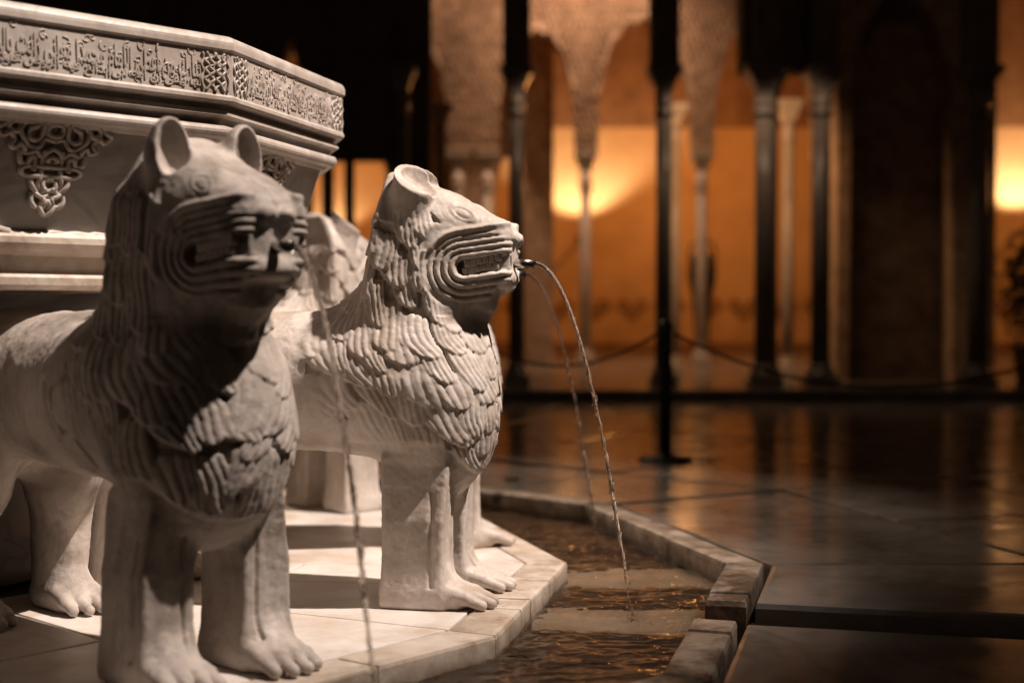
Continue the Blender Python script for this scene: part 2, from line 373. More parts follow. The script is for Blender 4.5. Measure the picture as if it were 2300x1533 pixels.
def lion_field(h, ears, hx):
    f = Field((-0.78, 0, -0.006), (0.215, 0.24, 0.87), h)
    # trunk, chest, neck
    f.cone((-0.12, 0, 0.405), (-0.56, 0, 0.412), 0.138, 0.122, 0.03, sy=1.08)
    f.ell((-0.60, 0, 0.39), (0.125, 0.140, 0.145), 0.05)
    f.ell((0.008, 0, 0.360), (0.116, 0.142, 0.178), 0.05)
    f.ell((-0.075, 0, 0.412), (0.135, 0.143, 0.125), 0.05)
    f.cone((-0.040, 0, 0.47), (0.000, 0, 0.655), 0.124, 0.098, 0.07, sy=0.86)
    # hind quarters
    f.ell((-0.57, 0.085, 0.31), (0.115, 0.070, 0.15), 0.03)
    f.cone((-0.585, 0.095, 0.24), (-0.60, 0.095, 0.04), 0.062, 0.050, 0.025, sy=0.95)
    # head: a wedge cut by planes
    f.ox = hx
    f.planes([((0.03, 0, 0.768), (0.42, 0, 0.9)), ((0.177, 0, 0.64), (1, 0, -0.06)), ((0.0, 0.102, 0.66), (0.22, 1, 0.05)),
              ((0.172, 0, 0.598), (0.62, 0, -0.78)), ((0.05, 0, 0.50), (-0.2, 0, -1)), ((-0.07, 0, 0.66), (-1, 0, 0.1)),
              ((0.0, 0.092, 0.725), (0.25, 0.85, 0.62)), ((0.10, 0.070, 0.555), (0.3, 0.85, -0.5))],
             0.022, 0.035, (-0.09, 0, 0.48), (0.20, 0.14, 0.79))
    # nose bridge and nose tip
    f.planes([((0.04, 0, 0.775), (0.455, 0, 0.89)), ((0.185, 0, 0.66), (1, 0, 0.02)), ((0, 0.024, 0), (0.02, 1, 0.03)),
              ((0.16, 0, 0.672), (-0.455, 0, -0.89)), ((0.03, 0, 0.70), (-1, 0, 0))],
             0.006, 0.006, (0.02, 0, 0.64), (0.20, 0.03, 0.79))
    f.ell((0.180, 0.017, 0.672), (0.011, 0.014, 0.012), 0.008)
    f.ell((0.190, 0.012, 0.664), (0.009, 0.007, 0.006), 0.003, sub=True)
    # brow
    f.cone((0.100, 0.034, 0.724), (0.116, 0.056, 0.702), 0.010, 0.007, 0.018)
    # chin and beard
    f.cone((0.108, 0, 0.555), (0.086, 0, 0.508), 0.034, 0.016, 0.03)
    f.cone((0.165, 0, 0.600), (0.165, 0.03, 0.600), 0.018, 0.016, 0.012)
    if ears == 'round':
        f.ell((0.005, 0.064, 0.760), (0.031, 0.033, 0.060), 0.016, rot=-0.12)
        f.ell((0.027, 0.066, 0.772), (0.025, 0.024, 0.045), 0.006, sub=True, rot=-0.12)
    else:
        f.cone((-0.022, 0.064, 0.670), (0.022, 0.080, 0.835), 0.034, 0.047, 0.008)
        def cut(X, Y, Z): return -((X + 0.035) * 0.48 + (Y - 0.08) * 0.45 + (Z - 0.805) * 0.75)
        f.op(lambda X, Y, Z: np.maximum(cut(X, Y, Z), 0.705 + 0 * X - Z + 0 * Y), (-0.10, 0, 0.70), (0.12, 0.18, 0.87), 0.003, sub=True)
        f.ell((0.026, 0.071, 0.797), (0.044, 0.036, 0.052), 0.003, sub=True)
    # mouth slot, open at the sides and in front
    def slot(X, Y, Z):
        d = seg_d(X, Z, MOUTH_A, MOUTH_B) - 0.0145
        return smax(d, (0.082 - 0.22 * X) - Y, 0.006)
    f.op(slot, (0.07, 0.03, 0.59), (0.21, 0.12, 0.66), 0.004, sub=True)
    f.ox = 0.0
    # front legs, flat-sided with a fluted front edge
    def leg(X, Y, Z):
        t = np.clip(Z / 0.24, 0, 1)
        fl = 0.007 * np.exp(-((Z - 0.26) / 0.05)**2) + 0.005 * np.exp(-((Z - 0.02) / 0.04)**2)
        q0 = np.abs(X - LEGX) - (0.058 + fl) + 0.009; q1 = np.abs(Y - LEGY + 0.022 * np.clip((Z - 0.16) / 0.10, 0, 1)) - (0.045 + fl) + 0.009
        q2 = np.abs(Z - 0.14) - 0.14 + 0.009
        o = np.sqrt(np.maximum(q0, 0)**2 + np.maximum(q1, 0)**2 + np.maximum(q2, 0)**2)
        return o + np.minimum(np.maximum(q0, np.maximum(q1, q2)), 0) - 0.009
    f.op(leg, (-0.08, 0.02, 0.0), (0.11, 0.18, 0.29), 0.014)
    # paws
    for px, py, wl in ((LEGX, LEGY, 0.142), (-0.60, 0.095, 0.135)):
        f.box((px + 0.030, py, 0.020), (0.066, 0.046, 0.020), 0.016, 0.015)
        f.cone((px + 0.045, py, 0.036), (px + 0.085, py, 0.018), 0.036, 0.020, 0.02, sy=1.15)
        for i, dy in enumerate((-0.038, -0.0135, 0.0125, 0.037)):
            L = wl + (0.012 if i in (1, 2) else 0.0)
            f.cone((px + 0.060, py + dy * 0.92, 0.034), (px + L * 0.70, py + dy, 0.022), 0.0112, 0.0108, 0.008)
            f.cone((px + L * 0.70, py + dy, 0.022), (px + L - 0.014, py + dy * 1.0, 0.011), 0.0108, 0.0098, 0.008)
    # tail laid against the haunch
    f.cone((-0.70, 0.03, 0.42), (-0.66, 0.115, 0.30), 0.020, 0.016, 0.010)
    f.cone((-0.66, 0.115, 0.30), (-0.56, 0.150, 0.36), 0.016, 0.014, 0.010)
    # nothing below the ground
    f.op(lambda X, Y, Z: -Z + 0 * X + 0 * Y, (-0.78, 0, -0.006), (0.215, 0.24, 0.03), 0.003, inter=True)
    return f

def lock_heights(u, v, seed, W, H, amp):
    """overlapping fluted tufts, rows staggered like shingles; u round the neck, v upwards"""
    rs = np.random.RandomState(seed)
    J = rs.uniform(-1, 1, (64, 64, 5))
    out = np.zeros_like(u)
    r0 = np.floor(v / H).astype(int)
    for dr in (0, 1, 2):
        r = r0 + dr
        off = 0.5 * (r % 2)
        c0 = np.floor(u / W - off).astype(int)
        for dc in (-1, 0, 1):
            c = c0 + dc
            j = J[r % 64, c % 64]
            uc = (c + off + 0.5 + 0.24 * j[:, 0]) * W
            vt = (r + 1 + 0.30 * j[:, 1]) * H
            L = H * (1.65 + 0.40 * j[:, 2])
            s = (vt - v) / L
            curl = (0.38 * W) * (0.9 * np.sign(uc) * -1 + 0.8 * j[:, 3])
            hw = W * (0.60 + 0.17 * j[:, 4])
            wp = np.where(s < 0.62, 1.0, np.sqrt(np.clip(1 - ((s - 0.62) / 0.38)**2, 0, 1)))
            w = (u - uc - curl * (s * s - 0.3)) / (hw * np.maximum(wp, 0.05))
            ins = (s > 0) & (s < 1) & (np.abs(w) < 1)
            prof = np.clip(1 - np.abs(w)**5, 0, 1)**0.5
            n = 5
            wf = w * wp
            flute = np.abs(np.cos(np.pi * n * 0.5 * wf + 0.5 * np.pi * ((n + 1) % 2)))**0.6
            hgt = prof * (0.05 + 0.95 * s) * amp + amp * 0.46 * flute * prof * sstep(s, 0.0, 0.25)
            out = np.maximum(out, np.where(ins, hgt, 0))
    return out

def carve(V, F, seed, crack, hx):
    N = vnormals(V, F)
    x, y, z = V.T; ay = np.abs(y); s = np.sign(y); xh = x - hx
    disp = np.zeros(len(V))
    # --- the mane
    xc = np.interp(z, [0.2, 0.36, 0.48, 0.66, 0.8], [-0.02, -0.04, -0.06, -0.03, -0.01])
    th = np.arctan2(y, x - xc)
    u = th * 0.155; wob = noise3(V, 0.09, seed + 1); wob2 = noise3(V, 0.05, seed + 2)
    v = z + 0.020 * np.sin(2.2 * np.abs(th)) + 0.012 * wob
    lk = lock_heights(u + 0.008 * wob2, v, seed, 0.060, 0.046, 0.0072) if crack else lock_heights(u + 0.012 * wob2, v, seed, 0.066, 0.060, 0.0085)
    lk = lk * (0.80 + 0.35 * noise3(V, 0.07, seed + 9))
    dm = seg_d(xh, z, (0.112, 0.628), MOUTH_B)
    back = np.interp(z, [0.24, 0.30, 0.40, 0.50, 0.56, 0.65, 0.74], [-0.06, -0.15, -0.20, -0.22, -0.21, -0.14, -0.11])
    zlow = 0.298 - 0.085 * sstep(x, 0.045, 0.115)
    m = sstep(x, back - 0.008, back + 0.016) * sstep(z, zlow - 0.005, zlow + 0.012)
    face = sstep(dm, 0.088, 0.096) * sstep(z - 1.15 * (-x), 0.80, 0.735)
    head_zone = (z > 0.56) & (x > -0.02)
    m = m * np.where(z > 0.53, face * sstep(x, 0.055, 0.02), 1.0)
    m = m * sstep(z, 0.735, 0.69)
    m = m * (1 - sstep(z, 0.50, 0.52) * sstep(x, 0.035, 0.06))
    disp += lk * m
    disp -= 0.006 * m * (lk < 0.001)
    # --- muzzle: rounded folds running round the mouth
    side = sstep(ay, 0.028, 0.036) * sstep(xh, 0.012, 0.03)
    zz = z - 0.628
    dd = seg_d(xh, z, MOUTH_A, MOUTH_B) - 0.0145
    dd = dd * np.where(zz > 0.02, 1.12, 1.0)
    ph = dd / 0.0130
    nf = 4.0
    fold = (np.sqrt(np.clip(1 - (2 * (ph - np.floor(ph)) - 1)**2, 0, 1)) - 0.8) * 0.0072
    infold = side * sstep(ph, 0.0, 0.06) * sstep(ph, nf, nf - 0.15)
    up = 1 - sstep(z + 0.45 * (xh - 0.10), 0.700, 0.712)
    disp += fold * infold * up
    rim = side * np.exp(-((ph - 4.6) / 0.45)**2) * sstep(z, 0.57, 0.60)
    disp += 0.0060 * rim
    # --- eye
    ex, ez = 0.096, 0.717
    a = ((xh - ex) * 0.88 - (z - ez) * 0.47); b = ((xh - ex) * 0.47 + (z - ez) * 0.88)
    er = np.sqrt((a / 0.014)**2 + (b / 0.006)**2); eo = side * (z > 0.67)
    disp += eo * (0.34 if crack else 0.22) * (0.0025 * np.clip(1 - er**2, 0, 1) - 0.0026 * np.exp(-((er - 1.15) / 0.22)**2) + 0.0015 * np.exp(-((er - 1.7) / 0.25)**2)
                  - 0.0018 * np.exp(-((er - 2.3) / 0.2)**2))
    # --- shoulder line and flutes down the front of the legs
    fr = (np.abs(N[:, 0]) > 0.55) & (z < 0.215) & (z > 0.045) & (x > LEGX + 0.03) & (x < 0.10)
    for yc in (LEGY - 0.022,):
        disp -= np.where(fr, 0.0060 * np.exp(-((ay - yc) / 0.0030)**2), 0)
    sd = (ay > 0.11) & (z < 0.215) & (z > 0.04) & (np.abs(x - LEGX) < 0.08)
    disp -= np.where(sd, 0.0040 * np.exp(-((x - LEGX - 0.036) / 0.0045)**2), 0)
    # --- cracks and weathering
    if crack:
        yc = 0.004 + 0.010 * np.interp(z, [0.2, 0.26, 0.31, 0.36, 0.41, 0.46, 0.52], [0.9, 0.2, -0.6, 0.1, 0.8, 0.0, -0.4])
        disp -= 0.016 * np.exp(-((y - yc) / 0.0028)**2) * (x > 0.03) * sstep(z, 0.20, 0.23) * sstep(z, 0.50, 0.48)
        disp -= 0.008 * np.exp(-((y + 0.030 + 0.004 * np.sin(z * 140)) / 0.0025)**2) * (xh > 0.15) * (z < 0.64) * (z > 0.57)
    disp += np.where(z < 0.22, 0.4, 1.0) * 0.0022 * noise3(V, 0.05, seed + 5) + np.where(z < 0.22, 0.0006, 0.0011) * noise3(V, 0.018, seed + 6) + 0.0005 * noise3(V, 0.007, seed + 7)
    disp = np.where(z < 0.004, 0, disp)
    V = V + N * disp[:, None]
    V[:, 2] = np.maximum(V[:, 2], 0.0)
    return V, F

def np_mesh(name, V, F, mat, smooth=True):
    me = bpy.data.meshes.new(name)
    k = F.shape[1]
    me.vertices.add(len(V)); me.vertices.foreach_set('co', V.astype(np.float32).ravel())
    me.loops.add(F.size); me.loops.foreach_set('vertex_index', F.astype(np.int32).ravel())
    me.polygons.add(len(F)); me.polygons.foreach_set('loop_start', np.arange(0, F.size, k, dtype=np.int32))
    me.polygons.foreach_set('loop_total', np.full(len(F), k, np.int32))
    me.polygons.foreach_set('use_smooth', np.full(len(F), smooth))
    me.update(calc_edges=True); me.materials.append(mat)
    return me

def lion_mesh(name, ears, seed, crack, mat, hx, h=0.0026):
    f = lion_field(h, ears, hx)
    V, F = f.mesh()
    V, F = carve(V, F, seed, crack, hx)
    return np_mesh(name, V, F, mat)

# ================================================================ the fountain: platform, channel, court
P_BEAR = [-1.5, 25.5, 56, 86.5, 117, 148, 178, 208, 238, 268, 298.5, 328.5]   # bearings of the platform's corners
def dodeca(r, off): return [pol(r, off + 30 * k) for k in range(12)]
P_OFF = -2.0                       # bearing of a platform corner
R_SLAB, R_KERB = 1.41, 1.50      # corner radii: slabs end, kerb ends
RO_IN, RO_OUT = 1.835, 1.918       # outer kerb of the channel
O_OFF = -0.5
Z_WATER, Z_BED = -0.036, -0.088
def inset(poly, d):
    """shrink a convex polygon towards its centre line by line"""
    n = len(poly); c = sum((Vector(p[:2]) for p in poly), Vector((0, 0))) / n
    out = []
    lines = []
    for i in range(n):
        a = Vector(poly[i][:2]); b = Vector(poly[(i + 1) % n][:2]); e = (b - a).normalized(); nrm = Vector((-e.y, e.x))
        if nrm.dot(c - a) < 0: nrm = -nrm
        lines.append((a + nrm * d, e))
    for i in range(n):
        p, e = lines[i - 1]; q, f = lines[i]
        den = e.x * f.y - e.y * f.x
        if abs(den) < 1e-9: out.append(q); continue
        t = ((q.x - p.x) * f.y - (q.y - p.y) * f.x) / den
        out.append(p + e * t)
    return out

ground = link('ground', MB().prism([(-30, -6), (40, -6), (40, 60), (-30, 60)], -0.40, -0.16).mesh('ground', M['joint']))
tag(ground, kind='structure')

platform = link('fountain_platform', MB().prism([p[:2] for p in [pol(R_KERB - 0.012, b_) for b_ in P_BEAR]], -0.16, -0.012).mesh('fountain_platform', M['joint']))
tag(platform, kind='structure')
rnd = random.Random(5)
def piece(name, poly, z0, z1, mat, parent, bev=0.003, gap=0.0022, dz=0.0015):
    poly = inset(poly, gap)
    t = rnd.uniform(-dz, dz)
    return MB().prism([(p[0], p[1]) for p in poly], z0, z1 + t, bev).build(name, mat, parent)

for k in range(12):
    a0 = P_BEAR[k]; a1 = P_BEAR[(k + 1) % 12]; a1 += 360 * (a1 < a0)
    vis = ((a0 + 15) % 360 < 110) or ((a0 + 15) % 360 > 250)
    rin = 0.55
    q = [pol(R_SLAB, a0), pol(R_SLAB, a1), pol(rin, a1), pol(rin, a0)]
    # four slabs to a facet, their joints not in line
    def lerp(a, b, t): return a + (b - a) * t
    s0 = 0.42 + 0.12 * math.sin(k * 2.3); s1 = 0.60 + 0.08 * math.cos(k * 1.7)
    tm = 0.45 + 0.1 * math.sin(k * 1.1)
    i0, i1 = lerp(q[3], q[0], tm), lerp(q[2], q[1], tm)
    mo, mi = lerp(q[0], q[1], s0), lerp(i0, i1, s0)
    piece('slab', [q[0], mo, mi, i0], -0.05, 0, M['slab'], platform)
    piece('slab', [mo, q[1], i1, mi], -0.05, 0, M['slab'], platform)
    ni, no = lerp(q[3], q[2], s1), lerp(i0, i1, s1)
    piece('slab', [i0, no, ni, q[3]], -0.05, 0, M['slab'], platform)
    piece('slab', [no, i1, q[2], ni], -0.05, 0, M['slab'], platform)
    # kerb blocks
    cuts = [0, 0.30 + 0.05 * math.sin(k), 0.66 + 0.04 * math.cos(3 * k), 1]
    A0, A1, B0, B1 = pol(R_SLAB, a0), pol(R_SLAB, a1), pol(R_KERB, a0), pol(R_KERB, a1)
    for c0, c1 in zip(cuts, cuts[1:]):
        piece('kerb_block', [lerp(A0, A1, c0), lerp(A0, A1, c1), lerp(B0, B1, c1), lerp(B0, B1, c0)], -0.14, 0.001, M['kerb_wet'], platform, rnd.uniform(0.005, 0.009), 0.001)

# the channel: bed slabs and outer kerb, cut by the rill that leaves along the court's axis
channel = link('channel_bed', MB().prism([p[:2] for p in dodeca(RO_OUT + 0.02, O_OFF)], -0.158, -0.125).mesh('channel_bed', M['bed']))
tag(channel, kind='structure')
axis = Vector((math.cos(R(A2)), -math.sin(R(A2)))); perp = Vector((math.sin(R(A2)), math.cos(R(A2))))
C2 = Vector((CX, CY))
def rill_pt(along, across, z=0.0):
    p = C2 + axis * along + perp * across
    return Vector((p.x, p.y, z))
RILL = 0.085
for k in range(-4, 5):
    a0 = O_OFF + 30 * k; a1 = a0 + 30
    n = 4
    for i in range(n):
        A0, A1 = pol(R_KERB - 0.02, a0), pol(R_KERB - 0.02, a1); B0, B1 = pol(RO_IN + 0.03, a0), pol(RO_IN + 0.03, a1)
        piece('bed_slab', [lerp(A0, A1, i / n), lerp(A0, A1, (i + 1) / n), lerp(B0, B1, (i + 1) / n), lerp(B0, B1, i / n)], -0.126, Z_BED, M['bed_lit'] if (k, i) in ((0, 1), (-1, 3), (1, 2)) else M['bed'], channel, 0.004, 0.004, 0.003)

kerb_ring = empty('channel_kerb'); tag(kerb_ring, kind='structure')
def clip_poly(poly, p, n):
    """keep the side of the line through p where (x-p).n > 0"""
    out = []; m = len(poly)
    for i in range(m):
        a = Vector(poly[i][:2]); b = Vector(poly[(i + 1) % m][:2]); da = (a - p).dot(n); db = (b - p).dot(n)
        if da >= 0: out.append(a)
        if (da >= 0) != (db >= 0): out.append(a + (b - a) * (da / (da - db)))
    return out
def split_rill(poly, half):
    """the parts of a polygon on either side of the rill"""
    res = []
    for sgn in (1, -1):
        q = clip_poly(poly, C2 + perp * sgn * half, perp * sgn)
        if len(q) >= 3:
            area = abs(sum(q[i - 1].x * q[i].y - q[i].x * q[i - 1].y for i in range(len(q)))) / 2
            if area > 0.0008: res.append(q)
    return res
for k in range(-4, 5):
    a0 = O_OFF + 30 * k; a1 = a0 + 30
    cuts = [0, 0.34, 0.5, 0.68, 1] if k == 0 else [0, 0.30 + 0.04 * math.sin(k), 0.64, 1]
    A0, A1, B0, B1 = pol(RO_IN, a0), pol(RO_IN, a1), pol(RO_OUT, a0), pol(RO_OUT, a1)
    for c0, c1 in zip(cuts, cuts[1:]):
        poly = [lerp(A0, A1, c0), lerp(A0, A1, c1), lerp(B0, B1, c1), lerp(B0, B1, c0)]
        for q in (split_rill(poly, RILL) if k == 0 else [poly]):
            piece('kerb_block', q, -0.15, 0.004, M['old_kerb'], kerb_ring, rnd.uniform(0.006, 0.013), 0.002, 0.003)

court = empty('court_paving'); tag(court, kind='structure')
rings = [1.928, 2.55, 3.2, 4.0, 5.0, 6.2, 7.6]
for k in range(-4, 5):
    a0 = O_OFF + 30 * k; a1 = a0 + 30
    for ri, (ra, rb) in enumerate(zip(rings, rings[1:])):
        n = (2, 2, 3, 3, 4, 4)[ri]
        A0, A1, B0, B1 = pol(ra, a0), pol(ra, a1), pol(rb, a0), pol(rb, a1)
        for i in range(n):
            poly = [lerp(A0, A1, i / n), lerp(A0, A1, (i + 1) / n), lerp(B0, B1, (i + 1) / n), lerp(B0, B1, i / n)]
            for q in (split_rill(poly, RILL + 0.001) if k == 0 else [poly]):
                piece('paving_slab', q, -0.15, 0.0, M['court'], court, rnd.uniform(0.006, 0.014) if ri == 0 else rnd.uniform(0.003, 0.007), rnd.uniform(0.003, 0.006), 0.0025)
# paving too far off to tell its slabs apart
far = MB()
ring_in = [pol(7.61, O_OFF + 30 * k) for k in range(12)]
ring_out = [pol(26, O_OFF + 30 * k) for k in range(12)]
vi = [far.b.verts.new((p.x, p.y, -0.003)) for p in ring_in]; vo = [far.b.verts.new((p.x, p.y, -0.003)) for p in ring_out]
for k in range(12): far.b.faces.new((vi[k], vo[k], vo[(k + 1) % 12], vi[(k + 1) % 12]))
bmesh.ops.recalc_face_normals(far.b, faces=far.b.faces[:])
for f_ in far.b.faces:
    if f_.normal.z < 0: f_.normal_flip()
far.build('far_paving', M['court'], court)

# ---- water in the channel and the rill
m, nt, p = mat_new('water'); N, L = nt.nodes, nt.links
p.inputs['Base Color'].default_value = (0.93, 0.86, 0.76, 1); p.inputs['Roughness'].default_value = 0.03
p.inputs['Transmission Weight'].default_value = 1.0; p.inputs['IOR'].default_value = 1.33
tc = N.new('ShaderNodeTexCoord')
n1 = N.new('ShaderNodeTexNoise'); n1.inputs['Scale'].default_value = 38; n1.inputs['Detail'].default_value = 4; n1.inputs['Distortion'].default_value = 0.6
mp = N.new('ShaderNodeMapping'); mp.inputs['Scale'].default_value = (0.6, 1.5, 1); L.new(tc.outputs['Object'], mp.inputs[0]); L.new(mp.outputs[0], n1.inputs['Vector'])
bp = N.new('ShaderNodeBump'); bp.inputs['Strength'].default_value = 0.25; bp.inputs['Distance'].default_value = 0.006
L.new(n1.outputs['Fac'], bp.inputs['Height']); L.new(bp.outputs[0], p.inputs['Normal'])
M['water'] = m
LIONS = [(A2 + 29.5, 'a'), (A2, 'b'), (A2 - 30, 'c'), (A2 - 60, 'd'), (A2 - 90, 'e')]
R_LION = 1.27
def jet_land(bearing): return pol(R_LION + 0.195 + 0.185, bearing - (0.8 if abs(bearing - A2) < 1 else 0))
def water_mesh():
    lo_a, hi_a = -100, 100
    na, nr = 1500, 96
    ang = np.radians(np.linspace(lo_a, hi_a, na)); t = np.linspace(0, 1, nr)
    def dod(r, off):
        m_ = (np.degrees(ang) - off) % 30 - 15
        return r * math.cos(R(15)) / np.cos(np.radians(m_))
    rin, rout = dod(R_KERB - 0.03, P_OFF), dod(RO_IN + 0.004, O_OFF)
    rr = rin[:, None] + (rout - rin)[:, None] * t[None, :]
    X = CX + rr * np.cos(ang)[:, None]; Y = CY - rr * np.sin(ang)[:, None]
    Pn = np.stack([X.ravel(), Y.ravel(), np.zeros(X.size)], 1)
    Z = np.zeros(X.size)
    for b, nm in LIONS:
        c = jet_land(b); d = np.hypot(Pn[:, 0] - c.x, Pn[:, 1] - c.y)
        Z += 0.0016 * np.cos(d * 2 * math.pi / 0.025) * np.exp(-d / 0.17) * np.clip(d / 0.012, 0, 1)
        Z += 0.004 * np.exp(-(d / 0.02)**2)
        Z += 0.0032 * np.exp(-(d / 0.055)**2) * noise3(Pn, 0.009, 91)
    Q = Pn * [0.8, 1.6, 1]
    Z += 0.0030 * noise3(Q, 0.060, 71) + 0.0026 * noise3(Q, 0.026, 72) + 0.0013 * noise3(Q, 0.012, 73)
    V = Pn.copy(); V[:, 2] = Z_WATER + Z
    i = np.arange(na - 1)[:, None]; j = np.arange(nr - 1)[None, :]
    a = i * nr + j
    F = np.stack([a, a + 1, a + nr + 1, a + nr], -1).reshape(-1, 4)[:, ::-1]
    return np_mesh('channel_water', V, F, M['water'])

# ================================================================ the basin
basin = empty('fountain_basin', (CX, CY, 0))
tag(basin, 'twelve-sided white marble basin with carved inscription band above the lions', 'fountain basin')
B_OFF = -0.5
def ring_mesh(prof, name, mat, parent, off=B_OFF, close=True, smooth=False, nsub=1):
    """profile of (corner radius, z) swept round twelve flat facets"""
    b = bmesh.new(); rings = []
    for r, z in prof:
        row = []
        for k in range(12):
            a0, a1 = R(off + 30 * k), R(off + 30 * (k + 1))
            p0 = Vector((r * math.cos(a0), -r * math.sin(a0), z)); p1 = Vector((r * math.cos(a1), -r * math.sin(a1), z))
            for s in range(nsub): row.append(b.verts.new(p0.lerp(p1, s / nsub)))
        rings.append(row)
    n = 12 * nsub
    pairs = list(zip(rings, rings[1:])) + ([(rings[-1], rings[0])] if close else [])
    for a, c in pairs:
        for i in range(n): b.faces.new((a[i], c[i], c[(i + 1) % n], a[(i + 1) % n]))
    bmesh.ops.recalc_face_normals(b, faces=b.faces[:])
    me = bpy.data.meshes.new(name); b.to_mesh(me); b.free(); me.materials.append(mat)
    return link(name, me, parent)
def arc(c, r, a0, a1, n=6):
    return [(c[0] + r * math.cos(R(a0 + (a1 - a0) * i / n)), c[1] + r * math.sin(R(a0 + (a1 - a0) * i / n))) for i in range(n + 1)]
rim_prof = [(0.86, 0.90), (0.885, 1.0), (0.90, 1.017), (0.985, 1.020)] + arc((1.010, 1.001), 0.018, 80, 0, 5) + \
    [(1.028, 0.993), (1.0225, 0.989), (1.0225, 0.915), (1.026, 0.911), (1.026, 0.905), (1.022, 0.901), (1.004, 0.899), (1.002, 0.893), (1.013, 0.889),
     (1.014, 0.881), (1.006, 0.877)] + arc((1.006, 0.862), 0.015, 100, 200, 5)[1:] + [(0.999, 0.862)] + arc((0.999, 0.854), 0.0115, 60, -80, 6) + \
    [(0.990, 0.842), (0.985, 0.836), (0.86, 0.836)]
ring_mesh(rim_prof, 'rim', M['basin'], basin)
bowl_prof = [(0.84, 0.84), (0.976, 0.84), (0.945, 0.74), (0.915, 0.664), (0.62, 0.664)]
bowl_o = ring_mesh(bowl_prof, 'bowl', M['bowl'], basin, nsub=6)
base_prof = [(0.60, 0.662), (0.925, 0.668), (0.931, 0.660), (0.931, 0.650), (0.922, 0.640), (0.905, 0.632), (0.896, 0.630), (0.896, 0.604), (0.905, 0.600), (0.914, 0.594),
             (0.912, 0.582), (0.895, 0.574), (0.60, 0.572)]
ring_mesh(base_prof, 'base_moulding', M['kerb'], basin)
MB().lathe([(0.45, 0.002), (0.45, 0.05), (0.36, 0.08), (0.33, 0.3), (0.36, 0.5), (0.60, 0.571)], n=48).build('pedestal', M['bowl'], basin, True)
MB().prism([(p.x - CX, p.y - CY) for p in dodeca(0.862, B_OFF)], 0.935, 0.94).build('basin_water', M['water'], basin)

# ---- carving: a facet's own frame. m = bearing of the facet's middle
def facet_frame(m, r_corner, z, lean=0.0):
    n = Vector((math.cos(R(m)), -math.sin(R(m)), 0)); right = Vector((math.sin(R(m)), math.cos(R(m)), 0))
    o = n * (r_corner * math.cos(R(15))) + Vector((0, 0, z))
    up = Vector((0, 0, 1))
    if lean: up = (up + n * lean).normalized()
    nn = right.cross(up)
    if nn.dot(n) < 0: nn = -nn
    return o, right, up, nn

# inscription: letters in relief, shaped by hand from Arabic presentation forms
FORMS = {'ا': 'ﺍﺎ', 'أ': 'ﺃﺄ', 'إ': 'ﺇﺈ', 'ب': 'ﺏﺐﺑﺒ', 'ت': 'ﺕﺖﺗﺘ', 'ث': 'ﺙﺚﺛﺜ', 'ج': 'ﺝﺞﺟﺠ', 'ح': 'ﺡﺢﺣﺤ', 'خ': 'ﺥﺦﺧﺨ', 'د': 'ﺩﺪ', 'ذ': 'ﺫﺬ', 'ر': 'ﺭﺮ', 'ز': 'ﺯﺰ',
         'س': 'ﺱﺲﺳﺴ', 'ش': 'ﺵﺶﺷﺸ', 'ص': 'ﺹﺺﺻﺼ', 'ض': 'ﺽﺾﺿﻀ', 'ط': 'ﻁﻂﻃﻄ', 'ظ': 'ﻅﻆﻇﻈ', 'ع': 'ﻉﻊﻋﻌ', 'غ': 'ﻍﻎﻏﻐ', 'ف': 'ﻑﻒﻓﻔ', 'ق': 'ﻕﻖﻗﻘ', 'ك': 'ﻙﻚﻛﻜ', 'ل': 'ﻝﻞﻟﻠ',
         'م': 'ﻡﻢﻣﻤ', 'ن': 'ﻥﻦﻧﻨ', 'ه': 'ﻩﻪﻫﻬ', 'و': 'ﻭﻮ', 'ي': 'ﻱﻲﻳﻴ', 'ى': 'ﻯﻰ', 'ئ': 'ﺉﺊﺋﺌ', 'ة': 'ﺓﺔ'}
def shape_arabic(s):
    out = []
    for w in s.split(' '):
        q = []; prev = False
        for i, c in enumerate(w):
            f = FORMS.get(c)
            if not f: q.append(c); prev = False; continue
            nxt = i + 1 < len(w) and w[i + 1] in FORMS and len(f) == 4
            k = (3 if nxt else 1) if prev else (2 if nxt else 0)
            q.append(f[k]); prev = len(f) == 4 and nxt
        out.append(''.join(reversed(q)))
    return ' '.join(reversed(out))
def inscription(text, m, z, r_corner, width, height):
    c = bpy.data.curves.new('inscription', 'FONT'); c.body = shape_arabic(text); c.size = 0.1; c.extrude = 0.0010; c.offset = 0.0006; c.bevel_depth = 0.0008; c.resolution_u = 3
    o = bpy.data.objects.new('tmp_text', c); COL.objects.link(o)
    dg = bpy.context.evaluated_depsgraph_get(); me = bpy.data.meshes.new_from_object(o.evaluated_get(dg))
    bpy.data.objects.remove(o)
    co = np.zeros(len(me.vertices) * 3); me.vertices.foreach_get('co', co); co = co.reshape(-1, 3)
    lo, hi = co.min(0), co.max(0)
    u = (co[:, 0] - lo[0]) / (hi[0] - lo[0]) - 0.5; v = (co[:, 1] - lo[1]) / (hi[1] - lo[1]) - 0.5
    org, right, up, nn = facet_frame(m, r_corner, z)
    W = np.array(org)[None] + u[:, None] * width * np.array(right) + v[:, None] * height * np.array(up) + (co[:, 2] + 0.0005)[:, None] * np.array(nn)
    me.vertices.foreach_set('co', W.ravel()); me.update(); me.materials.clear(); me.materials.append(M['basin'])
    return link('inscription', me, basin)
VERSES = ['تبارك من أعطى الإمام محمدا معاني زانت بالجمال', 'وإلا فهذا الروض فيه بدائع أبى الله أن يلقى لها', 'ومنحوتة من لؤلؤ شف نورها تحلي بمرفض']
side = 2 * 1.0215 * math.sin(R(15))
